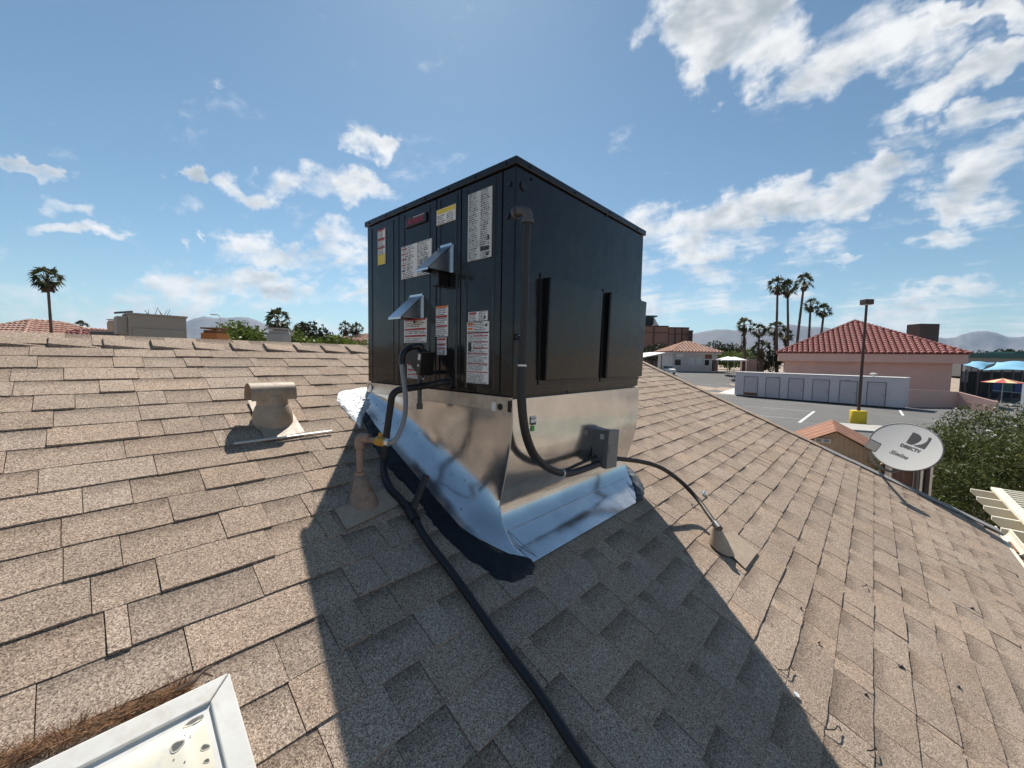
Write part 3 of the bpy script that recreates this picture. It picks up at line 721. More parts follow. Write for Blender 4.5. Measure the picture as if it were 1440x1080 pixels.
# far and uphill sides (out of sight) close the curb
m = MB(); zt_ = H(-.25)
pa, pb = RT(X1-.02, .95, 0), RT(X1-.02, 2.3, 0)
m.prism([(X1-.03, 1.27, RT(0, .9, -.02).z), (X1-.03, 1.27, zt_), (X1-.03, 2.50, zt_), (X1-.03, 2.50, RT(0, 2.2, -.02).z)], (.02, 0, 0)); m.span((X0+.02, 2.46, zt_-.12), (X1-.03, 2.48, zt_))
m.build('rear_sheet', 'galv_dull', curb)
m = MB(); p0 = ony(750.5, 586.5, prof[2].y-.002); p1 = ony(752.5, 604, prof[4].y-.002)
def decal(name, px, py, w, h, mt, Y, par):
    p = ony(px, py, Y); m = MB(); m.span((p.x-w/2, Y-.002, p.z-h/2), (p.x+w/2, Y, p.z+h/2)); return m.build(name, mt, par)
lb = decal('maker_label', 750, 591, .042, .038, 'paper', 1.1935, curb)
decal('ink_lines', 750, 596, .036, .010, 'ink', 1.1915, lb)
decal('ink_lines', 750, 588.5, .034, .006, 'ink_grey', 1.1915, lb)
mat('green_print', (.03, .42, .05), .5)
decal('maker_label', 749, 602.5, .024, .026, 'green_print', 1.1945, curb)

# ------------------------------------------------------------------ roof cement and coating
def strip(name, inner, outer, mt, hgt, parent=None, seed=1, nn=90, mm=10, jit=.011):
    ii = resample([RT(u, v) for u, v in inner], nn); oo = resample([RT(u, v) for u, v in outer], nn)
    rg = random.Random(seed); m = MB(); vs = []
    for i in range(nn+1):
        for j in range(mm+1):
            t = j/mm; p = ii[i].lerp(oo[i], t)
            q = mnoise.noise(p*28+Vector((seed, 0, 0))); q2 = mnoise.noise(p*9)
            w = .016 + hgt*math.sin(math.pi*min(1, t*.92+.06))**.5*(.65+.7*q+.3*q2) if 0 < t < 1 else .006
            dj = (VR*mnoise.noise(p*40)+Vector((mnoise.noise(p*37+Vector((3, 1, 2))), 0, 0)))*jit*(1 if t > .7 else .3)
            vs.append(p+NR*max(.002, w)+dj)
    fs = [(i*(mm+1)+j, i*(mm+1)+j+1, (i+1)*(mm+1)+j+1, (i+1)*(mm+1)+j) for i in range(nn) for j in range(mm)]
    m.add(vs, fs); return m.build(name, mt, parent, smooth=True)
uvl = lambda pts: [uvof(*p) for p in pts]
inner = [(1.20, 1.99), (1.172, 1.70), (1.153, 1.40), (1.153, 1.205), (1.143, .934), (1.20, .745), (1.29, .665), (1.305, .635)]
tar = strip('roof_cement', inner, uvl([(510, 590), (525, 628), (543, 658), (577.7, 692), (609, 738), (646.6, 778), (678, 801), (700, 818), (720, 824), (746, 812), (750, 800)]), 'mastic', .008)
tag(tar, 'thick black roof cement smeared along the foot of the metal curb', 'roof cement')
m2 = strip('roof_cement', uvl([(862, 656), (875, 668), (890, 690), (893, 708)]), uvl([(872, 652), (890, 664), (904, 686), (903, 706)]), 'grey_mastic', .022, seed=4, nn=30, jit=.012)
tag(m2, 'gravelly grey roof cement patch at the sunlit end of the metal flange', 'roof cement')
# silver-white coating patch
bd = uvl([(514, 585), (510, 594), (506, 603), (498, 594), (489, 583), (480, 575), (474, 565), (475, 555), (482, 551), (495, 549), (508, 547), (520, 545)])+[(1.36, 2.26), (1.31, 2.12), (1.27, 2.03)]
cu_, cv_ = 1.225, 2.115
m = MB(); vs = [RT(cu_, cv_, .03)]; NRG = 16; pts = []
bp_ = resample([RT(u, v) for u, v in bd+[bd[0]]], 64)
for r_ in range(1, NRG+1):
    for i in range(64):
        t = r_/NRG; p = RT(cu_, cv_).lerp(bp_[i], t*(1+.06*mnoise.noise(bp_[i]*30)) if t == 1 else t)
        e_ = 1-abs(mnoise.noise(p*22)); e2 = mnoise.noise(p*55)
        vs.append(p+NR*(.008+(.012+.012*e_**5+.003*e2)*(1-t**6)))
fs = [(0, 1+i, 1+(i+1) % 64) for i in range(64)]
for r_ in range(NRG-1):
    for i in range(64): a = 1+r_*64+i; b = 1+r_*64+(i+1) % 64; fs.append((a, a+64, b+64, b))
m.add(vs, fs); o = m.build('coating_patch', 'silver_coating', smooth=True)
tag(o, 'crinkled bright white roof coating patch at the uphill corner of the curb', 'coating patch')
# ------------------------------------------------------------------ conduits and disconnect box
cond = thing('flexible_conduit', 'dark grey flexible conduit hanging from an elbow on the unit side', 'conduit', (1.39, 1.15, H(-.6)))
e0 = ony(736, 300, Y0-.045)
m = MB(); m.tube(catmull([(e0.x, Y0+.004, e0.z+.01), (e0.x, Y0-.035, e0.z+.012), (e0.x+.004, Y0-.06, e0.z), (e0.x+.005, Y0-.065, e0.z-.035)], 5), [.021]*10+[.023]*6, 14)
m.tube([(e0.x, Y0+.003, e0.z+.01), (e0.x, Y0-.012, e0.z+.01)], .028, 14)
m.tube([(e0.x+.005, Y0-.065, e0.z-.028), (e0.x+.005, Y0-.065, e0.z-.045)], .027, 14); m.build('elbow', 'elbow_grey', cond, smooth='auto')
c1 = [(e0.x+.005, Y0-.065, e0.z-.03)]+[tuple(ony(px, py, Y)) for px, py, Y in
      ((739.5, 345, Y0-.06), (738.5, 400, Y0-.055), (737, 460, Y0-.05), (734.5, 505, Y0-.045), (734, 545, Y0-.05), (736, 585, Y0-.06), (742, 617, Y0-.065), (754, 643, Y0-.065), (774, 660, Y0-.06), (797, 666, Y0-.06), (820, 660, Y0-.06), (842, 652, Y0-.06))]
cp = catmull(c1, 16)
rs = [.0172+.0014*(i % 2) for i in range(len(cp))]
m = MB(); m.tube(cp, rs, 12); m.build('hose', 'conduit_grey', cond, smooth=True)
i0 = min(range(len(cp)), key=lambda i: (cp[i]-ony(734.5, 512, Y0-.045)).length)
for i_, mt in ((i0, 'paper'), (min(range(len(cp)), key=lambda i: (cp[i]-ony(790, 665, Y0-.06)).length), 'paper')):
    m = MB(); m.tube([cp[i_], cp[i_+1]], .0205, 12); m.build('cable_tie', mt, cond)
con2 = thing('control_cable', 'thin black control cable running beside the grey conduit', 'cable', (1.36, 1.17, H(-.6)))
c2 = [tuple(ony(px, py, Y)) for px, py, Y in ((728.5, 474, Y0-.02), (731.5, 480, Y0-.04), (731, 500, Y0-.035), (729.5, 530, Y0-.03), (730, 570, Y0-.04), (736, 612, Y0-.045), (748, 642, Y0-.045), (765, 657, Y0-.045), (790, 662, Y0-.04), (815, 652, Y0-.038), (838, 642, Y0-.035))]
m = MB(); m.tube(catmull(c2, 10), .0085, 8); m.build('cable_run', 'black_rubber', con2, smooth=True)
p = ony(728, 474, Y0); m = MB(); m.tube([(p.x, Y0+.002, p.z), (p.x, Y0-.022, p.z)], .015, 12); m.tube([(p.x, Y0-.014, p.z), (p.x, Y0-.03, p.z-.002)], .010, 10); m.build('cable_clamp', 'galv_hood', con2)
# disconnect box on the curb
fr = ony(853, 660, 1.105)
tl = rad(5); ax = (Vector((math.cos(tl), 0, math.sin(tl)))*1.0, Vector((0, 1, 0)), Vector((-math.sin(tl)*-1, 0, math.cos(tl))))
ax = (Vector((math.cos(tl), 0, -math.sin(tl))), Vector((0, 1, 0)), Vector((math.sin(tl), 0, math.cos(tl))))
bw, bdp, bh = .125, .10, .225
bc = fr + ax[0]*(bw/2)+ax[1]*(bdp/2)+ax[2]*(bh/2)
box = thing('disconnect_box', 'small grey electrical disconnect box fixed to the shiny metal curb', 'electrical box', (bc.x, bc.y, bc.z-bh/2))
m = MB(); m.box(bc+ax[1]*.018, (bw-.008, bdp-.02, bh-.008), ax); m.build('back_box', 'box_grey', box, bev=.003)
m = MB(); m.box(bc-ax[1]*.032, (bw, .034, bh), ax); cv = m.build('cover', 'box_grey', box, bev=.004)
m = MB(); m.box(bc-ax[0]*(bw/2+.0005)+ax[2]*.07-ax[1]*.005, (.002, .024, .03), ax); m.build('sticker', 'paper_grey', box)
m = MB(); m.box(bc-ax[1]*.0500, (bw*.86, .004, .05), ax); m.build('cover_rib', 'box_grey', cv, bev=.001)
m = MB(); m.box(bc-ax[0]*(bw/2+.003)-ax[2]*.07-ax[1]*.02, (.008, .012, .04), ax); m.build('latch', 'box_grey', box)
m = MB()
for y_ in (0, .05): m.box(bc+ax[1]*(.055+y_*.8), (.05, .06, .05), ax)
m.build('mounting_strut', 'galv_dull', box)
whip = thing('roof_conduit', 'bare dark conduit arching from the disconnect box down to the shingles', 'conduit', tuple(RT(2.6, .16, 0)))
bcc = onroof(1014, 769, .02); apx_ = onvert(1008, 739, bcc.x, bcc.y)
wp = [bc+ax[0]*(bw/2-.01)-ax[2]*.065]+[ony(px, py, 1.13+(apx_.y-1.13)*t) for px, py, t in ((900, 649, .12), (930, 658, .28), (957, 677, .46), (981, 702, .68), (999, 727, .90))]+[apx_]
m = MB(); wpc = catmull(wp, 10); m.tube(wpc, [.0135+.0008*(i % 2) for i in range(len(wpc))], 10); m.build('hose', 'conduit_dark', whip, smooth=True)
end = wp[-1]
m = MB(); d_ = (wpc[-1]-wpc[-3]).normalized(); m.tube([end-d_*.02, end+d_*.03], .02, 10); m.build('connector', 'steel_dark', whip)
boot = thing('pipe_flashing', 'tan painted cone flashing where the dark conduit enters the roof', 'flashing', tuple(bcc))
q = [uvof(*p) for p in ((998, 756), (1046, 803), (1064, 779), (1030, 750))]
m = MB(); m.prism([RT(u, v, .0145) for u, v in q], NR*.004); m.build('base_sheet', 'tan_paint', boot)
m = MB(); n = 16; vs = []
for t in (0, .4, 1):
    c = bcc.lerp(apx_+Vector((0, 0, -.012)), t); r_ = .068*(1-t)+.022*t
    for j in range(n):
        a = 2*math.pi*j/n; vs.append(c+Vector((math.cos(a)*r_, math.sin(a)*r_, math.sin(a)*r_*math.tan(SLOPE)*(1-t))))
fs = [(k*n+j, k*n+(j+1) % n, (k+1)*n+(j+1) % n, (k+1)*n+j) for k in range(2) for j in range(n)]+[tuple(2*n+j for j in range(n))]
m.add(vs, fs); m.build('cone', 'tan_paint', boot, smooth='auto')

# ------------------------------------------------------------------ gas riser, flex line and valve
gas = thing('gas_riser', 'tan painted gas riser pipe with conical flashing beside the curb', 'gas pipe', tuple(RT(.82, 1.264, 0)))
m = MB(); q = [uvof(*p) for p in ((470, 721), (486, 749), (561, 713), (540, 690))]
m.prism([RT(u, v, .0145) for u, v in q], NR*.004); m.build('base_sheet', 'tan_paint', gas)
gx, gy = .828, 1.655; gb = RT(0, 1.264, 0).z
m = MB(); n = 20; vs = []
ct_ = onvert(506, 668, gx, gy)
for t, r_ in ((0, .064), (.12, .060), (.55, .040), (1, .026)):
    c = RT(gx, 1.235, .012).lerp(Vector((gx, gy, ct_.z)), t)
    for j in range(n):
        a = 2*math.pi*j/n; vs.append(c+Vector((math.cos(a)*r_, math.sin(a)*r_*(1), math.sin(a)*r_*math.tan(SLOPE)*(1-t))))
fs = [(k*n+j, k*n+(j+1) % n, (k+1)*n+(j+1) % n, (k+1)*n+j) for k in range(3) for j in range(n)]+[tuple(3*n+j for j in range(n))]
m.add(vs, fs); m.build('cone', 'tan_pipe', gas, smooth=True)
gt = onvert(505, 616, gx, gy)
m = MB(); m.tube([(gx, gy, ct_.z-.02), (gx, gy, ct_.z+.015)], .0225, 12); m.tube([(gx, gy, ct_.z), (gx, gy, gt.z-.02)], .0145, 12); m.build('riser_pipe', 'tan_pipe', gas, smooth='auto')
vend = onx(546, 622.5, .90)
hd = (vend-Vector((gx, gy, gt.z))); hd.z = 0; hd.normalize()
el = Vector((gx, gy, gt.z)); m = MB()
m.tube(catmull([el-Vector((0, 0, .045)), el-Vector((0, 0, .012)), el+hd*.012+Vector((0, 0, .002)), el+hd*.045], 5), .021, 12); m.build('elbow', 'tan_pipe', gas, smooth=True)
vdir = (vend-el).normalized(); vl = (vend-el).length
m = MB(); m.tube([el+vdir*.03, el+vdir*vl*.62], .0135, 10); m.build('cross_pipe', 'tan_pipe', gas, smooth='auto')
m = MB(); m.tube([el+vdir*vl*.55, el+vdir*vl*.60, el+vdir*vl*.7, el+vdir*vl*.84, el+vdir*vl*.9], [.016, .020, .023, .021, .015], 8); m.box(el+vdir*vl*.72+Vector((0, 0, .028)), (.012, .012, .02)); vlv = m.build('gas_cock', 'brass_yellow', gas, smooth='auto')
m = MB(); m.tube([el+vdir*vl*.88, el+vdir*vl*1.02], .0165, 6); m.build('flare_nut', 'galv_hood', gas)
flex = thing('gas_flex_line', 'grey flexible gas line rising from the yellow cock to the unit', 'gas line', tuple(vend))
fp = [vend-vdir*.01, onx(553, 621, .915), onx(562, 608, .95), onx(568.5, 588, .99), onx(570.5, 565, 1.03), onx(568.5, 540, 1.06), onx(566, 522, 1.08), onx(565, 511, 1.09)]
fpc = catmull(fp, 12); m = MB(); m.tube(fpc, [.0112+.0006*(i % 2) for i in range(len(fpc))], 10); m.build('hose', 'flex_grey', flex, smooth=True)
ep = [onx(565, 513, 1.09), onx(565.5, 503, 1.095), onx(569, 494, 1.11), onx(578, 488.5, 1.15), onx(590, 486.5, 1.19), onx(595, 490, 1.205)]
m = MB(); m.tube(catmull(ep, 6), .0155, 12); m.build('elbow_tube', 'black_plastic', flex, smooth=True)
reg = thing('gas_regulator', 'black wrapped gas valve body with small white tag by the label', 'gas valve', tuple(onx(592, 520, 1.22)))
c = onx(590, 505, 1.215); ra_ = (onx(608, 512, 1.215)-onx(573, 500, 1.215)); ra_.normalize(); up_ = (Vector((-1, 0, 0))).cross(ra_)*-1; up_.normalize(); nx_ = ra_.cross(up_)
if up_.z < 0: up_ = -up_
poly = [(-.078, -.012), (-.070, .046), (-.022, .062), (.038, .046), (.062, .03), (.056, -.062), (.024, -.068), (-.026, -.046)]
m = MB(); m.prism([c+ra_*a+up_*b+Vector((-.03, 0, 0)) for a, b in poly], (.06, 0, 0)); m.build('body', 'black_rubber', reg, bev=.006)
m = MB(); m.box(c+ra_*.058+up_*-.012, (.03, .12, .085), (ra_, up_, Vector((1, 0, 0)))); cap = m.build('cap', 'black_plastic', reg, bev=.003)
m = MB(); m.box(c+ra_*.058+up_*.022+Vector((-.044, 0, 0)), (.018, .03, .003), (ra_, up_, Vector((1, 0, 0)))); m.build('tag', 'paper', cap)
m = MB(); m.tube([c+ra_*.058+up_*-.022+Vector((-.041, 0, 0)), c+ra_*.058+up_*-.022+Vector((-.047, 0, 0))], .006, 8); m.build('screw', 'paper', cap)
m = MB(); f0 = onx(592, 524, 1.22); m.tube([f0+Vector((0, 0, .02)), f0-Vector((0, 0, .03))], .015, 8); m.tube([f0, Vector((X0+.004, f0.y, f0.z))], .011, 8); m.build('union', 'steel_dark', reg)
dl = onx(590, 536, 1.22); dl2 = onx(590, 572, 1.22); m = MB(); m.tube([dl+Vector((0, 0, .03)), dl2], .0115, 10); m.tube([dl2+Vector((0, 0, .018)), dl2-Vector((0, 0, .012))], .0165, 8); m.build('drip_leg', 'steel_dark', reg, smooth='auto')

# ------------------------------------------------------------------ condensate drain
dr = thing('condensate_drain', 'long black insulated drain pipe running down the shingles from the unit', 'drain pipe', tuple(RT(.97, 1.1, 0)))
gm = onx(634, 537, X0)
m = MB(); m.tube([(X0+.004, gm.y, gm.z), (X0-.02, gm.y, gm.z)], [.038, .036], 18); m.build('grommet', 'conduit_grey', dr, smooth='auto')
pr = .0170
path = [Vector((X0+.002, gm.y, gm.z)), Vector((X0-.05, gm.y+.01, gm.z-.002)), onx(604, 541.5, 1.235), onx(575, 546, 1.12), onx(560, 549, 1.075), onx(552, 556, 1.05), onx(549, 572, 1.045), onx(544.5, 605, 1.035), onx(540, 640, 1.025), RT(*uvof(536.5, 661), .05), RT(*uvof(539.5, 677), .03), RT(*uvof(548, 695), .029), RT(*uvof(560, 708), .029), RT(*uvof(578, 722, .03), .033)]
m = MB(); m.tube(catmull(path, 8), pr, 14); m.build('upper_run', 'black_rubber', dr, smooth=True)
lp = [RT(*uvof(578, 722, .03), .033)]+[RT(*uvof(px, py, .03), .031) for px, py in ((600, 759), (640, 812), (700, 897), (760, 978), (822, 1072))]+[RT(.875, -.25, .031), RT(.85, -.6, .031)]
m = MB(); m.tube(catmull(lp, 6), .0155, 14); m.build('lower_run', 'black_rubber', dr, smooth=True)
tb = RT(*uvof(579, 721, .03), .033); ts = onx(599.5, 668, 1.055)
m = MB(); m.tube([tb, tb.lerp(ts, .35), ts], [.0172, .0165, .0155], 12); st = m.build('vent_stub', 'black_rubber', dr, smooth='auto')
td = (lp[1]-lp[0]).normalized(); m = MB(); m.tube([lp[0]-td*.05, lp[0]+td*.05], .0225, 14); m.build('tee', 'black_plastic', dr, smooth='auto')

# ------------------------------------------------------------------ T-top roof vent
vent = thing('roof_vent', 'tan painted T-top vent pipe on the shingles uphill of the riser', 'roof vent', tuple(RT(.69, 1.95, 0)))
q = [uvof(*p) for p in ((348, 567), (372, 622), (428, 612), (400, 566))]
m = MB(); m.prism([RT(u, v, .0145) for u, v in q], NR*.004); fl = m.build('base_sheet', 'tan_paint', vent)
q = [uvof(329, 628.5), uvof(466, 610)]
m = MB(); a, b = RT(*q[0], .019), RT(*q[1], .019); dd = (b-a).normalized(); m.box((a+b)/2, ((b-a).length, .009, .006), (dd, VR, NR)); m.build('edge_strip', 'white_frame', fl)
vx, vy = uvof(384, 594)[0], RT(*uvof(384, 594)).y
vb = RT(*uvof(384, 594))
zcap = onvert(383, 551, vx, vy).z
m = MB(); n = 24; vs = []
zc_ = zcap-.02
for t, r_ in ((0, .096), (.30, .092), (.62, .079), (.66, .074), (1, .070)):
    c = vb.lerp(Vector((vb.x, vb.y, zc_)), t)
    for j in range(n):
        a = 2*math.pi*j/n; vs.append(c+Vector((math.cos(a)*r_, math.sin(a)*r_, math.sin(a)*r_*math.tan(SLOPE)*max(0, 1-t*1.6)-.01*(t == 0))))
fs = [(k*n+j, k*n+(j+1) % n, (k+1)*n+(j+1) % n, (k+1)*n+j) for k in range(4) for j in range(n)]
m.add(vs, fs); m.build('cone', 'tan_paint', vent, smooth='auto')
ca, cb = onz(346, 552, zcap), onz(418, 551, zcap)
ca.y = cb.y = vb.y; ca.x -= .0
axd = Vector((1, 0, 0)); m = MB(); n = 14; vs = []
for p in (ca, cb):
    for rr_ in (.056, .0535):
        for j in range(n+1):
            a = math.pi*j/n; vs.append(Vector((p.x, p.y+math.cos(a)*rr_, zcap+.0+math.sin(a)*rr_*.95)))
        
def cap_half(x0_, x1_, yc, z0_, r_, drop, par):
    m = MB(); n = 16; pr_ = [(yc-r_, z0_-drop)]+[(yc-r_*math.cos(math.pi*j/n), z0_+r_*math.sin(math.pi*j/n)*.85) for j in range(n+1)]+[(yc+r_, z0_-drop)]
    pi_ = [(yc+(y-yc)*.96, z-.003) for y, z in reversed(pr_)]
    pl = pr_+pi_; k = len(pr_)
    vs = [Vector((x, y, z)) for x in (x0_, x1_) for y, z in pl]; K = len(pl)
    fs = [(i, (i+1) % K, K+(i+1) % K, K+i) for i in range(K)]
    for b_ in (0, K):
        for i in range(k-1): fs.append((b_+i, b_+i+1, b_+K-2-i, b_+K-1-i))
    m.add(vs, fs); return m.build('cap', 'tan_paint', par, smooth='auto')
cap_half(ca.x, cb.x, vb.y, zcap-.005, .064, .03, vent)

# ------------------------------------------------------------------ skylight
W_ = .075
cu0, cv0 = uvof(320, 946, W_)
cu1 = uvof(365, 1080, W_)[0]
SR = (cu0+cu1)/2; ST = cv0; SLf, SB = SR-1.05, ST-.75
sky_ = thing('skylight', 'white framed skylight with yellowed and mould spotted acrylic pane', 'skylight', tuple(RT((SR+SLf)/2, (ST+SB)/2, 0)))
def rbox(mb, u0, u1, v0, v1, w0, w1, mi=0):
    mb.box(RT((u0+u1)/2, (v0+v1)/2, (w0+w1)/2), (u1-u0, v1-v0, w1-w0), (Vector((1, 0, 0)), VR, NR), mi)
m = MB(); rbox(m, SLf+.01, SR-.01, SB+.01, ST-.01, .002, W_-.008); m.build('base_curb', 'white_frame', sky_)
fw = .047
def mitre(pts): # frame member with mitred ends
    m = MB(); lo = [RT(u, v, W_-.02) for u, v in pts]; m.prism(lo, NR*.02); return m.build('frame', 'white_frame', sky_, bev=.003)
g_ = .0012
mitre([(SLf, ST), (SR-g_, ST), (SR-fw-g_, ST-fw), (SLf+fw, ST-fw)][::-1])
mitre([(SR, ST-g_), (SR, SB), (SR-fw, SB+fw), (SR-fw, ST-fw-g_)][::-1])
mitre([(SLf, SB), (SLf+fw, SB+fw), (SR-fw, SB+fw), (SR, SB)][::-1])
mitre([(SLf, ST), (SLf+fw, ST-fw), (SLf+fw, SB+fw), (SLf, SB)][::-1])
iu0, iu1, iv0, iv1 = SLf+fw+.004, SR-fw-.004, SB+fw+.004, ST-fw-.004
def pane(a, b, up=0.0):
    u = iu0+(iu1-iu0)*a; v = iv0+(iv1-iv0)*b
    e_ = min(1, min(a*(iu1-iu0), (1-a)*(iu1-iu0), b*(iv1-iv0), (1-b)*(iv1-iv0))/.05)
    return RT(u, v, W_-.012+.022*(e_*e_*(3-2*e_))+.004*mnoise.noise(Vector((u*6, v*6, 0)))+up)
m = MB(); m.grid(pane, 60, 50); pn = m.build('pane', 'acrylic', sky_, smooth=True)
def blot(px, py, a, b, tilt, seed):
    c = uvof(px, py, W_+.009); rg = random.Random(seed); n = 26; PW = lambda u, v: pane(min(1, max(0, (u-iu0)/(iu1-iu0))), min(1, max(0, (v-iv0)/(iv1-iv0))), .0011); vs = [PW(c[0], c[1])]; tn = [.95]
    jit = [1+.10*math.sin(3*6.2832*j/n+seed)+rg.uniform(-.03, .03) for j in range(n)]
    for t, tone in ((.35, .95), (.6, .85), (.8, .6), (.95, .25), (1.06, .02)):
        for j in range(n):
            q = 2*math.pi*j/n; x = math.cos(q)*a*jit[j]*t; y = math.sin(q)*b*jit[j]*t
            x, y = x*math.cos(tilt)-y*math.sin(tilt), x*math.sin(tilt)+y*math.cos(tilt)
            vs.append(PW(c[0]+x, c[1]+y)); tn.append(tone)
    m = MB(); fs = [(0, 1+j, 1+(j+1) % n) for j in range(n)]+[(1+k*n+j, 1+(k+1)*n+j, 1+(k+1)*n+(j+1) % n, 1+k*n+(j+1) % n) for k in range(4) for j in range(n)]
    m.add(vs, fs); m.tone = tn; m.build('mould_spot', 'mould', pn, smooth=True)
blot(278, 1004, .027, .0095, rad(18), 1); blot(249, 1050, .012, .009, .3, 2); blot(289, 1046, .009, .0065, .2, 3); blot(291, 1066, .006, .004, .2, 5)
for k in range(5): blot(random.Random(k+9).uniform(225, 300), random.Random(k+70).uniform(1015, 1078), .0016, .0014, 0, 20+k)
# dead grass caught against the uphill frame
m = MB(); rg = random.Random(5)
ga, gb2 = uvof(-60, 1094, .015), uvof(262, 962, .015)
for k in range(1500):
    f = 1-rg.random()**1.3; u = ga[0]+(gb2[0]-ga[0])*f
    v = ga[1]+(gb2[1]-ga[1])*f+rg.uniform(-.022, .004+.010*(1-f)); w = rg.uniform(.010, .022)
    d = Vector((rg.uniform(-1, 1), 0, 0))+VR*rg.uniform(-.4, .4)+NR*rg.uniform(-.15, .45); d.normalize(); ln = rg.uniform(.012, .05)
    s_ = d.cross(NR).normalized()*rg.uniform(.0006, .0014); p = RT(u, v, w)
    m.add([p-s_, p+s_, p+d*ln], [(0, 1, 2)])
o = stuff(m.build('dry_grass', 'dry_grass')); tag(o, 'dry brown grass caught behind the skylight frame', 'grass')
m = MB(); u, v = uvof(268, 966, .03)
m.tube([RT(*uvof(246, 972, .03), .03), RT(*uvof(272, 958, .035), .035), RT(*uvof(288, 942, .03), .03), RT(*uvof(300, 936, .02), .02)], [.004, .0045, .004, .002], 6)
m.tube([RT(*uvof(284, 945, .03), .03), RT(*uvof(300, 951, .03), .03)], [.0035, .0015], 6)
tag(m.build('twig', 'twig'), 'forked dead twig lying at the corner of the skylight', 'twig')

# ------------------------------------------------------------------ odds and ends on the shingles
def scrap(px, py, ln, ang, kind, label):
    u, v = uvof(px, py); m = MB(); a = Vector((math.cos(ang), 0, 0))+VR*math.sin(ang)
    b = a.cross(NR); c = RT(u, v, .013)
    if kind == 'wire':
        m.tube(catmull([c-a*ln/2, c-a*ln*.15+b*ln*.12+NR*.012, c+a*ln*.3-b*.05*ln+NR*.01, c+a*ln/2+b*ln*.1], 5), .0021, 6); mt = 'black_rubber'; nm = 'wire_scrap'
    elif kind == 'blob':
        n = 9; m.add([c+NR*.008]+[c+a*math.cos(2*math.pi*j/n)*ln/2*random.uniform(.7, 1.1)+b*math.sin(2*math.pi*j/n)*ln/5*random.uniform(.7, 1.2)-NR*.004 for j in range(n)], [(0, 1+j, 1+(j+1) % n) for j in range(n)]); mt = 'mastic'; nm = 'tar_scrap'
    elif kind == 'disc':
        m.tube([c, c+NR*.003], ln/2, 16); mt = 'paper'; nm = 'metal_disc'
    else:
        m.box(c, (ln, ln*.35, .012), (a, b, NR)); m.tube([c+NR*.008-a*ln*.3, c+NR*.02+a*ln*.1], .006, 6); mt = 'galv_hood'; nm = 'metal_bracket'
    o = m.build(nm, mt, smooth=False); tag(o, label, nm.replace('_', ' '))
scrap(1117, 980, .022, 0, 'disc', 'small white metal disc lying on the sunlit shingles')
scrap(1102, 944, .085, -.55, 'wire', 'loose curl of black wire just uphill of the white disc')
scrap(1168, 1028, .075, -.6, 'wire', 'loop of black wire downhill of the white disc')
scrap(1222, 1057, .05, -.5, 'wire', 'short frayed black wire end low on the sunlit slope')
scrap(1125, 857, .02, -.5, 'blob', 'small tar crumb on sunlit shingles near the cone flashing')
scrap(1150, 906, .02, -.5, 'blob', 'tar crumb beside the scuffed strip of shingle')
scrap(1265, 939, .045, -.6, 'blob', 'longest tar smear in the middle of the sunlit slope')
scrap(1216, 979, .022, -.5, 'blob', 'tar crumb between the wire loop and the longest smear')
scrap(1346, 967, .03, -.5, 'blob', 'tar crumb furthest down towards the gutter')
scrap(1366, 857, .045, -.45, 'blob', 'narrow tar smear high on the slope above the gutter')
scrap(1213, 826, .06, -.4, 'wire', 'pale scuffed wire piece uphill of the tar smears')
scrap(988, 696, .06, .3, 'bracket', 'bent silver metal bracket on the shingles under the conduit arch')
scrap(972, 712, .03, .6, 'blob', 'dark tar flecks beside the silver bracket')
# ------------------------------------------------------------------ satellite dish
DC = CAM+Vector((6.984, -.3356, -1.018)); ex = Vector((-.67337, -.72011, -.16739)); ey = Vector((.21386, -.40646, .88829)); en = Vector((-.7077, .56234, .4277))
dish = thing('satellite_dish', 'grey oval satellite dish with black logo standing past the gable edge', 'satellite dish', (7.25, -.5, 0))
DA, DB, KC = .41, .30, .20
def dp(x, y, off=0): return DC+ex*x+ey*y+en*(KC*(x*x+y*y)-.03+off)
m = MB(); NRD, NAD = 10, 64
for sgn, off in ((1, 0), (-1, -.006)):
    vs = [dp(0, 0, off)]; fs = []
    for i in range(1, NRD+1):
        for j in range(NAD):
            a = 2*math.pi*j/NAD; vs.append(dp(DA*i/NRD*math.cos(a), DB*i/NRD*math.sin(a), off))
    fs = [(0, 1+j, 1+(j+1) % NAD) for j in range(NAD)]+[(1+i*NAD+j, 1+(i+1)*NAD+j, 1+(i+1)*NAD+(j+1) % NAD, 1+i*NAD+(j+1) % NAD) for i in range(NRD-1) for j in range(NAD)]
    if sgn < 0: fs = [tuple(reversed(f)) for f in fs]
    m.add(vs, fs)
rfl = m.build('reflector', 'dish_grey', dish, smooth=True)
m = MB(); m.tube([dp(DA*math.cos(2*math.pi*j/64), DB*math.sin(2*math.pi*j/64), -.005) for j in range(65)], .0085, 6, cap=False); m.build('rim', 'dish_dark', dish, smooth=True)
def dtext(body, cx, cy, width, shear, name, bold=0):
    vs, fs = text_mesh(body, 1.0, shear, bold); x0_ = min(v.x for v in vs); w = max(v.x for v in vs)-x0_; k = width/w
    m = MB(); m.add([dp(cx+(v.x-x0_)*k-width/2, cy+v.y*k, .0035) for v in vs], fs); m.build(name, 'ink', rfl)
dtext('DIRECTV', .06, -.012, .235, 0, 'lettering', .03); dtext('Slimline', .0, -.14, .22, .45, 'lettering', .012)
lx, ly, lw, lh = -.02, .055, .215, .15
for poly in ([(0, 0), (0, 1), (.18, 1), (.36, .96), (.5, .84), (.56, .66), (.53, .45), (.42, .2), (.28, 0)], [(.36, 0), (.55, .1), (.72, .26), (.84, .46), (.89, .68), (.88, .86), (.84, 1), (1, 1), (1, 0)]):
    m = MB(); m.add([dp(lx+a*lw, ly+b*lh, .0035) for a, b in poly], [tuple(range(len(poly)))]); m.build('logo', 'ink', rfl)
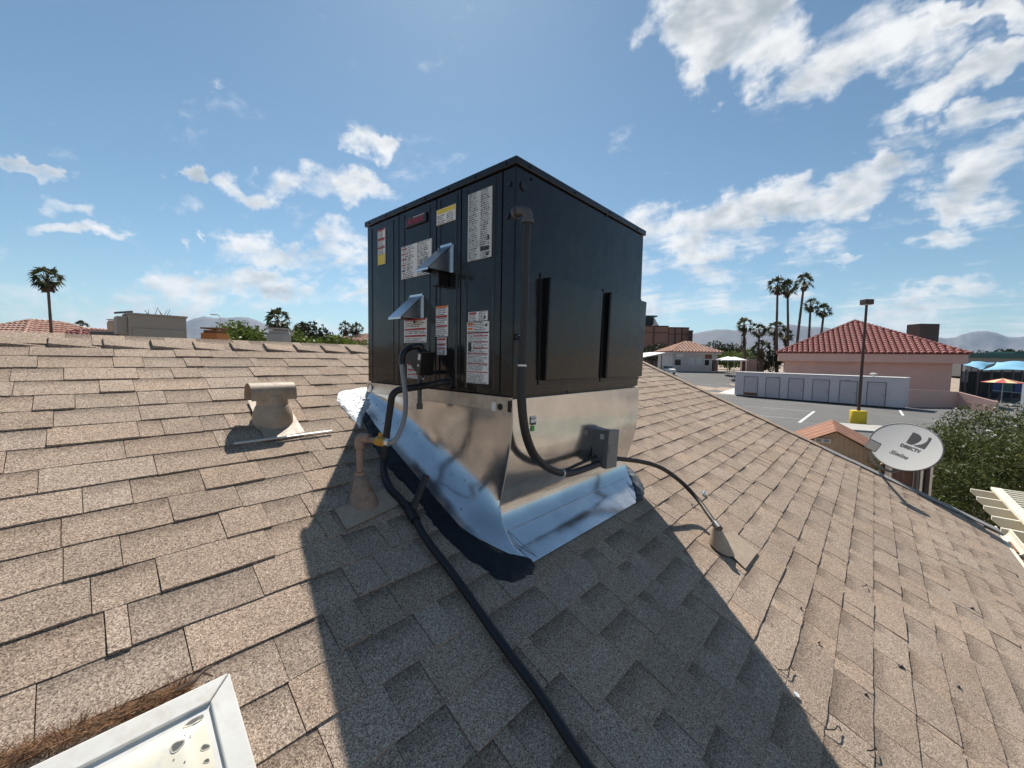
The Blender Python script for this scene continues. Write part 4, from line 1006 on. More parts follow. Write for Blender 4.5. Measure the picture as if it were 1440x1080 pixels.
ln_ = CAM+ray(1227.5, 626.5)*4.60
ra2 = (CAM+ray(1239, 632)*4.60-(CAM+ray(1216, 621)*4.60)).normalized()
n2 = (CAM-ln_).normalized(); u2 = n2.cross(ra2).normalized(); u2 = u2 if u2.z > 0 else -u2
m = MB(); m.box(ln_, (.15, .12, .07), (ra2, u2, n2)); lnb = m.build('feed_head', 'dish_dark', dish, bev=.012)
m = MB(); m.box(ln_+n2*.037, (.13, .10, .01), (ra2, u2, n2)); m.build('feed_window', 'dish_grey', lnb, bev=.006)
back = DC-en*.15; foot = Vector((back.x+.07, back.y-.06, 0))
lowp = dp(-.10, -.30, -.02)
m = MB(); m.tube(catmull([back-ey*.05, back-ey*.33+en*.02, lowp-ey*.04+en*.12, ln_-u2*.05-n2*.02], 6), .016, 8); m.build('feed_arm', 'dish_dark', dish, smooth=True)
m = MB(); m.tube([foot, Vector((foot.x, foot.y, back.z-.12)), back-Vector((0, 0, .05))], .025, 12); m.build('mast', 'steel_dark', dish, smooth='auto')
m = MB(); m.box(back+en*.045, (.2, .2, .10), (ex, ey, en)); m.build('bracket', 'steel_dark', dish, bev=.006)

# ------------------------------------------------------------------ pergola
perg = thing('pergola', 'cream painted wooden pergola with thick rafter tails past the gutter', 'pergola', (7.9, -3.0, 0))
ZP = HC-1.95
for k in range(-1, 6):
    x = 6.98+.512*k; y0, y1 = -1.255, -5.2; hh = .17
    m = MB(); m.prism([(x-.022, y0, ZP), (x-.022, y0, ZP-.05), (x-.022, y0-.05, ZP-.10), (x-.022, y0-.14, ZP-hh), (x-.022, y1, ZP-hh), (x-.022, y1, ZP)], (.044, 0, 0)); m.build('rafter', 'cream_paint', perg, bev=.003)
for y in (-1.54, -4.85): m = MB(); m.span((6.0, y-.045, ZP-.34), (9.75, y+.045, ZP-.172)); m.build('beam', 'cream_paint', perg, bev=.004)
m = MB(); m.span((6.0, -1.60, ZP+.002), (9.72, -1.485, ZP+.045)); m.build('purlin', 'cream_paint', perg, bev=.003)
m = MB(); m.span((6.0, -4.9, ZP+.002), (9.72, -4.8, ZP+.045)); m.build('purlin', 'cream_paint', perg, bev=.003)
for k in range(27):
    x = 6.05+.14*k; m = MB(); m.span((x-.019, -5.1, ZP+.003), (x+.019, -1.605, ZP+.041)); m.build('slat', 'cream_paint', perg)
for x, y in ((6.3, -1.54), (6.3, -4.85), (9.5, -4.85)): m = MB(); m.span((x-.05, y-.05, 0), (x+.05, y+.05, ZP-.342)); m.build('post', 'cream_paint', perg, bev=.004)

# ------------------------------------------------------------------ foliage helpers
leaf_mat('oleander_leaf', (.024, .036, .010), (.085, .110, .026), (.24, .24, .09))
leaf_mat('tree_leaf', (.04, .065, .012), (.125, .17, .03), (.22, .26, .06), .35)
leaf_mat('dark_leaf', (.012, .018, .008), (.032, .045, .016), (.06, .07, .03))
leaf_mat('palm_leaf', (.018, .025, .012), (.055, .068, .024), (.14, .145, .06), .25)
leaf_mat('dead_frond', (.07, .04, .022), (.13, .08, .045), (.19, .12, .07), .15)
mat('bark', (.13, .095, .07), .95, 0, .3, 6, bump=.5, bs=20)
mat('palm_bark', (.105, .075, .055), .95, 0, .3, 5, bump=.5, bs=14)
mat('flower', (.78, .76, .70), .7, 0, .05, 3)
def leaves(m, c, rad3, n, ln, wd, rg, shell=.55, up=.3, holes=.0, hs=1.2, seed=0):
    c = Vector(c); i = 0; tries = 0
    while i < n and tries < n*6:
        tries += 1
        d = Vector((rg.gauss(0, 1), rg.gauss(0, 1), rg.gauss(0, 1))).normalized(); r = rg.random()**(1/3)*(1-shell)+shell*rg.random()**.35
        p = Vector((d.x*rad3[0]*r, d.y*rad3[1]*r, d.z*rad3[2]*r))
        q = mnoise.noise((c+p)*hs+Vector((seed, 0, 0)))
        if q < holes-.35: continue
        p *= 1+.22*mnoise.noise((c+p)*hs*.8+Vector((0, seed, 5)))
        a = Vector((rg.gauss(0, 1), rg.gauss(0, 1), rg.gauss(0, 1)+up)).normalized(); b = a.orthogonal().normalized()
        b = (b*math.cos(rg.random()*6.28)+a.cross(b)*math.sin(rg.random()*6.28))
        L_ = ln*rg.uniform(.6, 1.25); w = wd*rg.uniform(.7, 1.2); o = c+p
        tn = min(.99, max(.01, .45+.30*q+rg.uniform(-.28, .32)))
        m.add([o-a*L_*.5, o+b*w*.5, o+a*L_*.5, o-b*w*.5], [(0, 1, 2, 3)], 0, tn); i += 1
def shrub(name, label, cat, px_c, base, rad3, n, ln, wd, mt, seed, stems=5, group=None, flowers=0, lobes=None, holes=0.05, hs=1.2):
    base = Vector(base); rg = random.Random(seed)
    t = thing(name, label, cat, tuple(base), group)
    m = MB(); lobes = lobes or [((0, 0, rad3[2]*.98), rad3, 1.0)]
    tot = sum(l[2] for l in lobes)
    for off, r3, wgt in lobes: leaves(m, base+Vector(off), r3, int(n*wgt/tot), ln, wd, rg, holes=holes, hs=hs, seed=seed)
    zmin = base.z+.02
    for v in m.v:
        if v.z < zmin: v.z = zmin+rg.random()*.1
    m.build('crown', mt, t)
    m = MB()
    for k in range(stems):
        a = rg.random()*6.28; off = Vector((math.cos(a), math.sin(a), 0))
        p0 = base+off*.08*rad3[0]; p1 = base+off*rad3[0]*.3*rg.random()+Vector((0, 0, rad3[2]*.6)); p2 = base+off*rad3[0]*.45+Vector((0, 0, rad3[2]*1.05))
        r_ = .02+.012*rad3[2]; m.tube([p0, p1, p2], [r_, r_*.7, r_*.3], 6)
    m.build('trunk', 'bark', t)
    if flowers:
        m = MB(); off, r3, _ = lobes[0]
        for k in range(flowers):
            off, r3, _ = rg.choice(lobes)
            d = Vector((rg.gauss(0, 1), rg.gauss(0, 1), abs(rg.gauss(0, 1))+.3)).normalized(); c = base+Vector(off)+Vector((d.x*r3[0], d.y*r3[1], d.z*r3[2]))*1.02
            for j in range(5):
                a = Vector((rg.gauss(0, 1), rg.gauss(0, 1), rg.gauss(0, 1))).normalized()*.035; b = a.orthogonal().normalized()*.02
                m.add([c-a*.2-b, c+a-b*.3, c+a*.8+b, c-a*.2+b], [(0, 1, 2, 3)])
        stuff(m.build('blossom', 'flower', t))
    return t
# oleander bushes beside the house
def ole(px, top, d, rx, n, seed, label, fl):
    p = atd(px, 600, d); zt = atd(px, top, d).z; p.z = 0; h = zt/2
    lob = [((0, 0, h*1.0), (rx, rx, h*.98), 1.0), ((rx*.5, -.3, h*1.15), (rx*.7, rx*.7, h*.8), .5), ((-rx*.4, .4, h*1.05), (rx*.7, rx*.7, h*.9), .5)]
    return shrub('oleander_bush', label, 'bush', 0, p, (rx, rx, h), n, .15, .03, 'oleander_leaf', seed, 7, 'oleanders behind the dish', fl, lob, .12, 1.6)
ole(1322, 590, 10.2, 1.35, 9000, 31, 'oleander bush right behind the satellite dish, fewest blossoms', 7)
ole(1400, 566, 11.2, 1.5, 10000, 32, 'tall oleander bush with the most white blossoms beyond the pergola', 26)
ole(1455, 600, 9.0, 1.4, 9000, 33, 'oleander bush overhanging the far end of the pergola', 10)
ole(1352, 640, 8.4, .95, 7000, 34, 'low oleander bush between the gable edge and the pergola', 0)
ole(1500, 570, 13, 1.7, 7000, 35, 'oleander bush at the far end of the hedge row', 14)
# ------------------------------------------------------------------ fence behind the dish
mat('fence_wood', (.12, .055, .04), .9, 0, .3, 6, stain=((.2, .13, .09), 5, .55, .75))
fn = thing('wooden_fence', 'dark red brown board fence glimpsed beneath the satellite dish', 'fence', (8.6, .2, 0))
fa = atd(1236, 700, 6.3); fb = atd(1312, 700, 6.6); fdv = (fb-fa); fdv.z = 0; fl_ = fdv.length; fdv.normalize(); fnv = Vector((-fdv.y, fdv.x, 0))
for k in range(int(fl_/.145)):
    p = fa+fdv*(.145*k+.07); m = MB(); m.box((p.x, p.y, 1.25), (.138, .02, 2.5-.02*(k % 3)), (fdv, fnv, Vector((0, 0, 1)))); m.build('board', 'fence_wood', fn)
for z in (.5, 1.9): m = MB(); p = (fa+fb)/2+fnv*.03; m.box((p.x, p.y, z), (fl_, .04, .09), (fdv, fnv, Vector((0, 0, 1)))); m.build('rail', 'fence_wood', fn)
for t in (.05, .62, .8): m = MB(); p = fa.lerp(fb, t)-fnv*.06; m.box((p.x, p.y, 1.3), (.06, .06, 2.6), (fdv, fnv, Vector((0, 0, 1)))); m.build('post', 'galv_pipe', fn)
# ------------------------------------------------------------------ shed
mat('shed_roof', (.27, .125, .075), .9, 0, .15, 3, bump=.4, bs=50, stain=((.36, .19, .12), 2, .5, .7))
mat('shed_wall', (.45, .34, .245), .85, 0, .12, 4)
shed = thing('garden_shed', 'small tan shed with rust brown gable roof behind the house edge', 'shed', tuple(atd(1190, 700, 13).xy)+(0,))
A = atd(1155.5, 605, 12.0); zA = A.z
Lp = atd(1109, 619, 12.6); Rp = atd(1247, 653, 11.2)
zE = Lp.z
gd = (Rp-Lp); gd.z = 0; half = gd.length/2; gd.normalize(); gn = Vector((-gd.y, gd.x, 0)); gn = gn if gn.dot(FH) > 0 else -gn
apex = Vector((A.x, A.y, zA)); t_ = (apex-Lp).dot(gd); mid = Lp+gd*half; mid.z = 0
EL = mid-gd*half; ER = mid+gd*half; zEl = Lp.z; zEr = Rp.z; zE = (zEl+zEr)/2
Dp = 3.0
AP = mid.copy(); AP.z = zA
S = lambda a, d, z: mid+gd*a+gn*d+Vector((0, 0, z))
for s in (-1, 1):
    slope_d = Vector((gd.x*s*half, gd.y*s*half, zE-zA)); sl_ = slope_d.length; sdn = slope_d.normalized()
    nrm_ = gn.cross(sdn); nrm_ = nrm_ if nrm_.z > 0 else -nrm_
    nb = 8; 
    for k in range(nb):
        a0 = k*Dp/nb; m = MB(); c = S(0, a0+Dp/nb/2-.15, zA)+sdn*(sl_/2+.05)+nrm_*(.012+.006*(k % 2)); m.box(c, (sl_+.1, Dp/nb-.006, .022), (sdn, gn, nrm_)); m.build('roof_panel', 'shed_roof', shed)
m = MB(); m.prism([S(-half+.15, 0, 0), S(half-.15, 0, 0), S(half-.15, 0, zE+.02), S(0, 0, zA-.03), S(-half+.15, 0, zE+.02)], gn*(Dp-.3)); wl = m.build('wall', 'shed_wall', shed)
for k in range(18):
    a = -half+.2+k*(2*half-.4)/17; h_ = zA-(zA-zE)*abs(a)/half-.06; m = MB(); m.box(S(a, -.008, h_/2), (.035, .016, h_), (gd, gn, Vector((0, 0, 1)))); m.build('batten', 'shed_wall', wl)
vp_ = atd(1157, 621, 11.9); m = MB(); ca_ = (vp_-mid).dot(gd); m.box(S(ca_, -.02, vp_.z), (.40, .03, .13), (gd, gn, Vector((0, 0, 1)))); vg = m.build('gable_vent', 'white_frame', shed)
for s in (-.09, .09): m = MB(); m.box(S(ca_+s, -.037, vp_.z), (.14, .006, .09), (gd, gn, Vector((0, 0, 1)))); m.build('vent_opening', 'ink_grey', vg)

# ------------------------------------------------------------------ parking lot
def flat_poly(name, pix, mt, dz, sub=1):
    pts = [ong(*p) for p in pix]; m = MB(); vs = [Vector((p.x, p.y, gzp(p)+dz)) for p in pts]
    m.add(vs, [tuple(range(len(vs)))]); return m.build(name, mt)
def strip_ground(name, d0_, d1_, l0, l1, mt, dz, nd=60, nl=1):
    m = MB(); m.grid(lambda a, b: (lambda p: Vector((p.x, p.y, gzp(p)+dz)))(FH*(d0_+(d1_-d0_)*b)+RH*(l0+(l1-l0)*a)), nl, nd); return m.build(name, mt, org=(0, 0, 0))
struct(strip_ground('parking_lot', 20, 84, 3, 64, 'asphalt', .03, 64))
def line(a, b, w=.1):
    A_, B_ = ong(*a), ong(*b); d = (B_-A_); d.z = 0; n_ = Vector((-d.y, d.x, 0)).normalized()*w/2
    m = MB(); vs = []
    for i in range(9):
        p = A_.lerp(B_, i/8)
        for s in (-1, 1): q = p+n_*s; vs.append(Vector((q.x, q.y, gzp(q)+.036)))
    m.add(vs, [(2*i, 2*i+1, 2*i+3, 2*i+2) for i in range(8)]); struct(m.build('parking_line', 'line_paint'))
line((1145, 579), (1124, 595), .18); line((1044, 571), (1145, 579), .07); line((1065, 585), (1128, 590), .07); line((1265, 577), (1270, 585), .16); line((1020, 560), (1090, 566), .06)
# concrete apron near the pole and the white slab by the lockers
def slab_g(name, pix, mt, h):
    pts = [ong(*p) for p in pix]; m = MB(); m.prism([Vector((p.x, p.y, gzp(p)+.02)) for p in pts], (0, 0, h)); return m.build(name, mt)
struct(slab_g('pavement', [(1160, 596), (1262, 603), (1262, 612), (1150, 604)], 'concrete', .12))
struct(slab_g('ramp', [(1011, 553), (1033, 546), (1033, 555)], 'line_paint', .03))
# ------------------------------------------------------------------ storage lockers
mat('locker_paint', (.62, .54, .55), .75, 0, .06, 1.2, stain=((.55, .47, .48), 1.1, .55, .8))
mat('locker_door', (.53, .455, .465), .7, 0, .06, 1.5)
lo_a, lo_b = ong(1032.5, 557), ong(1269.5, 576.5)
lk = thing('storage_lockers', 'long pale mauve storage container with six doors on the asphalt lot', 'storage container', tuple((lo_a+lo_b)/2))
ld = lo_b-lo_a; ld.z = 0; LL = ld.length; ld.normalize(); lnv = Vector((-ld.y, ld.x, 0)); lnv = lnv if lnv.dot(FH) > 0 else -lnv
ZU = Vector((0, 0, 1)); LH = 2.82; zl = .05
LP = lambda s, d, z: Vector((lo_a.x, lo_a.y, 0))+ld*s+lnv*d+ZU*(zl+z)
m = MB(); m.box(LP(LL/2, 1.2, .12+(LH-.12)/2), (LL, 2.4, LH-.12), (ld, lnv, ZU)); m.build('body', 'locker_paint', lk, bev=.02)
m = MB(); m.box(LP(LL/2, 1.25, .06), (LL-.3, 2.2, .12), (ld, lnv, ZU)); m.build('base', 'unit_trim', lk)
m = MB(); m.box(LP(LL/2, 1.2, LH+.04), (LL+.1, 2.5, .08), (ld, lnv, ZU)); m.build('roof', 'line_paint', lk, bev=.01)
dpx = [(1046.5, 1064.5), (1077, 1095.5), (1109, 1129), (1143, 1165), (1181, 1204.5), (1220, 1245)]
for i, (a, b) in enumerate(dpx):
    def sol(px): # where the pixel column meets the front
        r = ray(px, 550); o = Vector((lo_a.x, lo_a.y, 0)); den = r.x*lnv.x+r.y*lnv.y; k = (o.dot(lnv))/den; return (Vector((r.x*k, r.y*k, 0))-o).dot(ld)
    s0, s1 = sol(a), sol(b); m = MB(); m.box(LP((s0+s1)/2, -.012, .18+1.08), (s1-s0, .03, 2.16), (ld, lnv, ZU)); d_o = m.build('door', 'locker_door', lk)
    m = MB()
    for (c, w, h, zc_) in (((s0+s1)/2, s1-s0+.12, .06, 2.37), (s0-.03, .06, 2.2, 1.27), (s1+.03, .06, 2.2, 1.27)): m.box(LP(c, -.016, zc_), (w, .04, h), (ld, lnv, ZU))
    m.build('door_frame', 'dish_dark', d_o)
    m = MB(); m.box(LP(s1-.12, -.05, 1.2), (.1, .06, .06), (ld, lnv, ZU)); m.build('handle', 'steel_dark', d_o)
    for z in (.7, 1.2, 1.7): m = MB(); m.box(LP((s0+s1)/2, -.029, z), (s1-s0-.04, .006, .02), (ld, lnv, ZU)); m.build('groove', 'locker_paint', d_o)
    if i == 0: m = MB(); m.box(LP((s0+s1)/2, -.03, .36), (s1-s0, .01, .32), (ld, lnv, ZU)); m.build('kick_panel', 'rust', d_o)
for k in (.31, .72): m = MB(); m.box(LP(LL*k, -.01, 2.42), (.25, .03, .12), (ld, lnv, ZU)); m.build('vent', 'ink_grey', lk)
m = MB(); p = LP(LL*.84, .9, LH+.08); m.tube([p, p+ZU*.22], .09, 10); m.tube([p+ZU*.2, p+ZU*.28, p+ZU*.34], [.28, .26, .08], 12); m.build('turbine_vent', 'line_paint', lk)
# ------------------------------------------------------------------ light pole
mat('pole_brown', (.055, .03, .025), .6, 0, .15, 4)
mat('yellow_paint', (.70, .50, .02), .65, 0, .1, 2, stain=((.45, .33, .06), 2.5, .58, .75))
pb = ong(1206, 596); lamp = thing('parking_light', 'dark brown light pole on a yellow concrete base in the lot', 'lamp post', tuple(pb))
m = MB(); m.tube([pb+ZU*.02, pb+ZU*.92], .46, 28); m.build('concrete_base', 'yellow_paint', lamp, bev=.03, smooth='auto')
hp = atd(1220, 428, pb.dot(FH)).z-0
m = MB(); m.tube([pb+ZU*.9, Vector((pb.x, pb.y, hp))], [.10, .075], 10); m.build('pole', 'pole_brown', lamp, smooth='auto')
m = MB(); m.box((pb.x, pb.y, hp+.15), (.55, .5, .34), (RH, FH, ZU)); hd_ = m.build('lamp_head', 'pole_brown', lamp, bev=.02)
m = MB(); m.box((pb.x, pb.y, hp-.03), (.45, .4, .03), (RH, FH, ZU)); m.build('lens', 'paper_grey', hd_)

# ------------------------------------------------------------------ tiled roofs
mat('red_tile', (.27, .09, .08), .8, 0, .22, 2.2, stain=((.42, .17, .14), 3.5, .5, .7))
mat('terracotta', (.47, .25, .175), .8, 0, .25, 2, stain=((.62, .43, .34), 2.5, .45, .62))
mat('pink_stucco', (.64, .41, .345), .9, 0, .06, .8, bump=.3, bs=20, stain=((.56, .355, .30), .5, .55, .8))
mat('pale_stucco', (.56, .52, .50), .9, 0, .06, .8)
mat('tan_stucco', (.42, .31, .22), .9, 0, .08, .8)
mat('brown_stucco', (.235, .135, .105), .9, 0, .12, .4, stain=((.27, .16, .125), .3, .5, .7))
def tile_face(mb, A_, B_, upv, tmax, cw=.5, rl=.5, r_=.42):
    """rows of barrel tiles: eave from A to B, up-slope unit vector, tmax(s in 0..1) = slope length there"""
    ed = B_-A_; W = ed.length; ed.normalize(); nn = ed.cross(upv).normalized(); nn = nn if nn.z > 0 else -nn
    n = max(2, int(W/cw)); rg = random.Random(int(W*100))
    for i in range(n):
        s = (i+.5)/n; T = tmax(s); k = int(T/rl)
        for j in range(k+1):
            t0 = j*rl; t1 = min(T, t0+rl*1.08)
            if t1-t0 < .08: continue
            w = W/n; vs = []; ns = 5
            for (t, lift) in ((t0, .11), (t1, .01)):
                for q in range(ns+1):
                    a = math.pi*q/ns; vs.append(A_+ed*(W*s-math.cos(a)*w*r_)+upv*t+nn*(math.sin(a)*w*.36+lift))
            fs = [(q, q+1, ns+2+q, ns+1+q) for q in range(ns)]+[tuple(reversed(range(ns+1)))]
            mb.add(vs, fs, 0, rg.uniform(.05, .95))
    return mb
def hip_house(name, label, cat, depth, pxl, pxr, py_e, py_apex, wallz, mats, over=1.0, back=14.0, ridge=0.0, cw=.5, rot=0.0, group=None, fascia=.5, apex_px=None, dr=None, py_r=None):
    """house whose front eave is level with the picture plane, hipped to a short ridge going back"""
    P0, P1 = atd(pxl, py_e, depth), atd(pxr, py_r or py_e, dr or depth); ze_ = (P0.z+P1.z)/2; P0.z = P1.z = ze_
    c = (P0+P1)/2; ed = (P1-P0); W = ed.length; ed.normalize(); bk = Vector((-ed.y, ed.x, 0)); bk = bk if bk.dot(FH) > 0 else -bk
    g0 = gzp(c+bk*back/2)
    t = thing(name, label, cat, tuple((c+bk*back/2).xy)+(g0,), group)
    run = min(W/2, back/2) if ridge == 0 else back/2
    ac = (P0+P1)/2+bk*run; ap = atd(apex_px or (pxl+pxr)/2, py_apex, ac.dot(FH)); rise = ap.z-ze_
    X_ = lambda a, b, z: Vector((c.x, c.y, 0))+ed*a+bk*b+ZU*z
    hw = W/2
    # walls
    m = MB(); m.span((0, 0, 0), (0, 0, 0)) if False else None
    m.prism([X_(-hw+over, over, g0-.1), X_(hw-over, over, g0-.1), X_(hw-over, back-over, g0-.1), X_(-hw+over, back-over, g0-.1)], ZU*(ze_-g0+.05)); wl = m.build('wall', mats[1], t)
    if fascia:
        m = MB(); m.prism([X_(-hw+.15, .15, ze_-fascia), X_(hw-.15, .15, ze_-fascia), X_(hw-.15, back-.15, ze_-fascia), X_(-hw+.15, back-.15, ze_-fascia)], ZU*(fascia-.02)); m.build('fascia', mats[1], t)
    # roof body
    ra_ = X_(-hw+run if W > back else 0, run if W <= back else back/2, ze_+rise); rb_ = X_(hw-run if W > back else 0, back-run if W <= back else back/2, ze_+rise)
    cs = [X_(-hw, 0, ze_), X_(hw, 0, ze_), X_(hw, back, ze_), X_(-hw, back, ze_)]
    m = MB(); vs = cs+[ra_, rb_]
    if W > back: fs = [(0, 1, 5, 4), (2, 3, 4, 5), (1, 2, 5), (3, 0, 4), (3, 2, 1, 0)]
    else: fs = [(0, 1, 4), (1, 2, 5, 4), (2, 3, 5), (3, 0, 4, 5), (3, 2, 1, 0)]
    m.add(vs, fs); rf_ = m.build('roof', mats[0], t)
    m = MB(); sl = math.hypot(run, rise)
    upf = (bk*run+ZU*rise).normalized(); upr = (-ed*run+ZU*rise).normalized(); upl = (ed*run+ZU*rise).normalized()
    top = lambda Wd: (lambda s: min(sl, sl*min(s, 1-s)*Wd/run))
    tile_face(m, cs[0], cs[1], upf, top(W), cw); tile_face(m, cs[1], cs[2], upr, top(back), cw); tile_face(m, cs[3], cs[0], upl, top(back), cw)
    stuff(m.build('tiles', mats[0], rf_))
    m = MB()
    for a, b in ((cs[0], ra_), (cs[1], ra_ if W <= back else rb_), (ra_, rb_), (cs[2], rb_)):
        if (b-a).length < .3: continue
        nseg = max(2, int((b-a).length/.45))
        for k in range(nseg):
            p, q = a.lerp(b, k/nseg), a.lerp(b, (k+1.1)/nseg); m.tube([p+ZU*.12, q+ZU*.08], [.17, .14], 7)
    stuff(m.build('hip_tiles', mats[0], rf_))
    return t, X_, ze_, hw, back, g0, rise
pk, XP, zeP, hwP, bkP, g0P, rsP = hip_house('pink_building', 'pink stucco building with red barrel tile hip roof behind the lockers', 'building', 49.5, 1092.5, 1366, 496.4, 452.5, 0, ('red_tile', 'pink_stucco'), 1.0, 18.0, cw=.52, apex_px=1220, fascia=.95, dr=40.4, py_r=498.2)
# cooler on its far roof slope
acp = atd(1297, 470, 53); m = MB(); m.box((acp.x, acp.y, acp.z-.3), (2.5, 1.8, 3.2), (RH, FH, ZU)); o = m.build('roof_cooler', 'pole_brown'); tag(o, 'dark box cooler standing on the red tile roof', 'cooler')
# low wing wall running off to the right of the pink building
w0, w1, w2 = ong(1272, 573), ong(1345, 574), ong(1400, 580)
tw = MB(); za_, zb_ = atd(1272, 547, w0.dot(FH)).z, atd(1348, 551, w1.dot(FH)).z; zc2 = atd(1396, 565, w2.dot(FH)).z
for (p, q, z0_, z1_) in ((w0, w1, za_, zb_), (w1, w2, zb_, zc2)):
    dd = (q-p); dd.z = 0; nn_ = Vector((-dd.y, dd.x, 0)).normalized()*.2
    tw.prism([Vector((p.x, p.y, -.1)), Vector((q.x, q.y, -.1)), Vector((q.x, q.y, z1_)), Vector((p.x, p.y, z0_))], nn_)
tag(tw.build('yard_wall', 'pink_stucco'), 'low mauve pink wall stepping down beside the pink building', 'wall')
mat('glass_dark', (.03, .035, .04), .1, 0, .1, 1)
mat('white_paint', (.72, .72, .70), .5, 0, .04, 3)
mat('white_canvas', (.80, .80, .77), .8, 0, .04, 2)
mat('teal_metal', (.012, .085, .085), .6, 0, .1, .5)
mat('grey_block', (.28, .27, .26), .9, 0, .1, 1)
mat('blue_canvas', (.20, .45, .62), .7, 0, .1, .6)
mat('blue_dark', (.02, .05, .16), .7)
mat('navy_shade', (.012, .02, .025), .8)
mat('cooler_tan', (.31, .28, .24), .75, 0, .05, 2)
mat('orange_brick', (.42, .17, .06), .9, 0, .1, 3)
mat('grey_render', (.33, .32, .31), .9, 0, .06, 2)
mat('solar_glass', (.02, .03, .06), .2, 0, .1, 2)
def atz(px, py, d): return atd(px, py, d)
def bx(m, c, d, ax=None): return m.box(c, d, ax or (RH, FH, ZU))
# ------------------------------------------------------------------ office with pink roof
of_, XO, zeO, hwO, bkO, g0O, rsO = hip_house('office_building', 'single storey pale stucco office with faded pink hip roof across the lot', 'building', 76, 943, 1017, 495.5, 481.5, 0, ('terracotta', 'pale_stucco'), .7, 9.0, cw=.6, apex_px=972, fascia=.35)
def face_window(t, px, py, w, h, d, name='window', mt='glass_dark', fr='white_paint'):
    p = atd(px, py, d); m = MB(); bx(m, p+FH*.03, (w+.25, .08, h+.25)); f = m.build(name, fr, t); m = MB(); bx(m, p-FH*.02, (w, .04, h)); m.build('pane', mt, f); return f
dW = 76+.62
for px in (972, 983): face_window(of_, px, 509, .75, 1.0, dW, mt='paper_grey')
face_window(of_, 994, 510, .85, 1.1, dW, mt='glass_dark'); face_window(of_, 953, 509.5, 1.2, 1.2, dW)
face_window(of_, 996.5, 501, 1.0, .7, dW, 'door_sign', 'rust', 'rust')
face_window(of_, 1005, 514, 1.1, 2.1, dW, 'door', 'glass_dark')
m = MB(); bx(m, atd(956, 500, dW-.2), (1.4, .1, .55)); m.build('sign_board', 'white_paint', of_)
# brown hall behind it
bh_ = thing('brown_hall', 'tall brown stucco hall with flat parapet behind the office', 'building', tuple(atd(935, 500, 112).xy)+(2.1,))
a, b = atd(880, 459, 112), atd(968, 463, 112); m = MB(); wd_ = (b-a).length
for (pa, pb_, top, dep) in ((880, 940, 459, 112), (940, 969, 461.5, 112.4), (969, 974.5, 466, 111.6)):
    p, q = atd(pa, top, dep), atd(pb_, top, dep); m = MB(); zt_ = (p.z+q.z)/2
    m.prism([Vector((p.x, p.y, 2)), Vector((q.x, q.y, 2)), Vector((q.x, q.y, 2))+FH*16, Vector((p.x, p.y, 2))+FH*16], ZU*(zt_-2)); wl = m.build('wall', 'brown_stucco', bh_)
    m = MB(); bx(m, Vector(((p.x+q.x)/2, (p.y+q.y)/2, zt_+.12))+FH*.1, ((q-p).length+.1, .5, .3)); m.build('parapet_cap', 'pole_brown', wl)
    for s in (.0, .33, .66):
        pp = p.lerp(q, s); m = MB(); bx(m, Vector((pp.x, pp.y, (zt_+2)/2))-FH*.12, (.25, .25, zt_-2.2)); m.build('pilaster', 'pole_brown', wl)
    m = MB(); pp = p.lerp(q, .5); bx(m, Vector((pp.x, pp.y, zt_-1.7))-FH*.06, ((q-p).length*.96, .12, .18)); m.build('string_course', 'pole_brown', wl)
rt = thing('roof_plant', 'dark rooftop machinery frame on the brown hall', 'machinery', tuple(atd(911, 459, 115)))
p = atd(911, 452, 114); m = MB(); bx(m, p, (2.6, 2, 2.2)); m.build('body', 'navy_shade', rt); m = MB(); bx(m, p+ZU*1.4, (4.6, 2.4, .35)); m.build('top', 'teal_metal', rt)
m = MB(); q = atd(920, 453, 114); m.prism([q+ZU*1.2, q-ZU*1.0+RH*.2, q-ZU*1.0+RH*1.4], FH*1.2); m.build('duct', 'white_paint', rt)
# carport
cp_ = thing('carport', 'white sheet roofed carport beside the office', 'carport', tuple(atd(915, 520, 70).xy)+(gz(70),))
p0, p1 = atd(896, 505, 66), atd(936, 497, 70); m = MB(); u_ = (p1-p0); 
m.prism([p0, p0+FH*8+ZU*.6, p1+FH*8+ZU*.2, p1], ZU*.15); m.build('roof', 'white_paint', cp_)
for t in (.1, .5, .9):
    for f in (.5, 7): q = p0.lerp(p1, t)+FH*f; m = MB(); g_z = gzp(q); m.tube([Vector((q.x, q.y, g_z)), q+ZU*.1], .07, 8); m.build('post', 'pole_brown', cp_)
# car
car = thing('parked_car', 'white car parked in front of the office, half hidden by the roof', 'car', tuple(ong(936, 526)))
cb_ = ong(937, 526); cz = gzp(cb_)
def carp(name, prof, w, mt, y0=0):
    m = MB(); m.prism([Vector((cb_.x, cb_.y, cz))+FH*a+ZU*b-RH*w/2 for a, b in prof], RH*w); return m.build(name, mt, car, bev=.06)
bd_ = carp('body', [(-2.1, .35), (2.1, .35), (2.15, .75), (1.9, .92), (-1.3, 1.0), (-2.1, .85)], 1.75, 'white_paint')
carp('cabin', [(-1.2, .98), (1.5, .93), (1.0, 1.42), (-.5, 1.45)], 1.5, 'glass_dark')
m = MB(); m.prism([Vector((cb_.x, cb_.y, cz))+FH*a+ZU*b-RH*.72 for a, b in ((-.5, 1.45), (1.0, 1.42), (.95, 1.48), (-.45, 1.51))], RH*1.44); m.build('roof', 'white_paint', car)
for a in (-1.35, 1.35):
    for s in (-.8, .8): q = Vector((cb_.x, cb_.y, cz+.33))+FH*a+RH*s; m = MB(); m.tube([q-RH*.1, q+RH*.1], .33, 16); wh = m.build('wheel', 'black_rubber', car); m = MB(); m.tube([q-RH*.11, q+RH*.11], .18, 10); m.build('rim', 'galv_hood', wh)
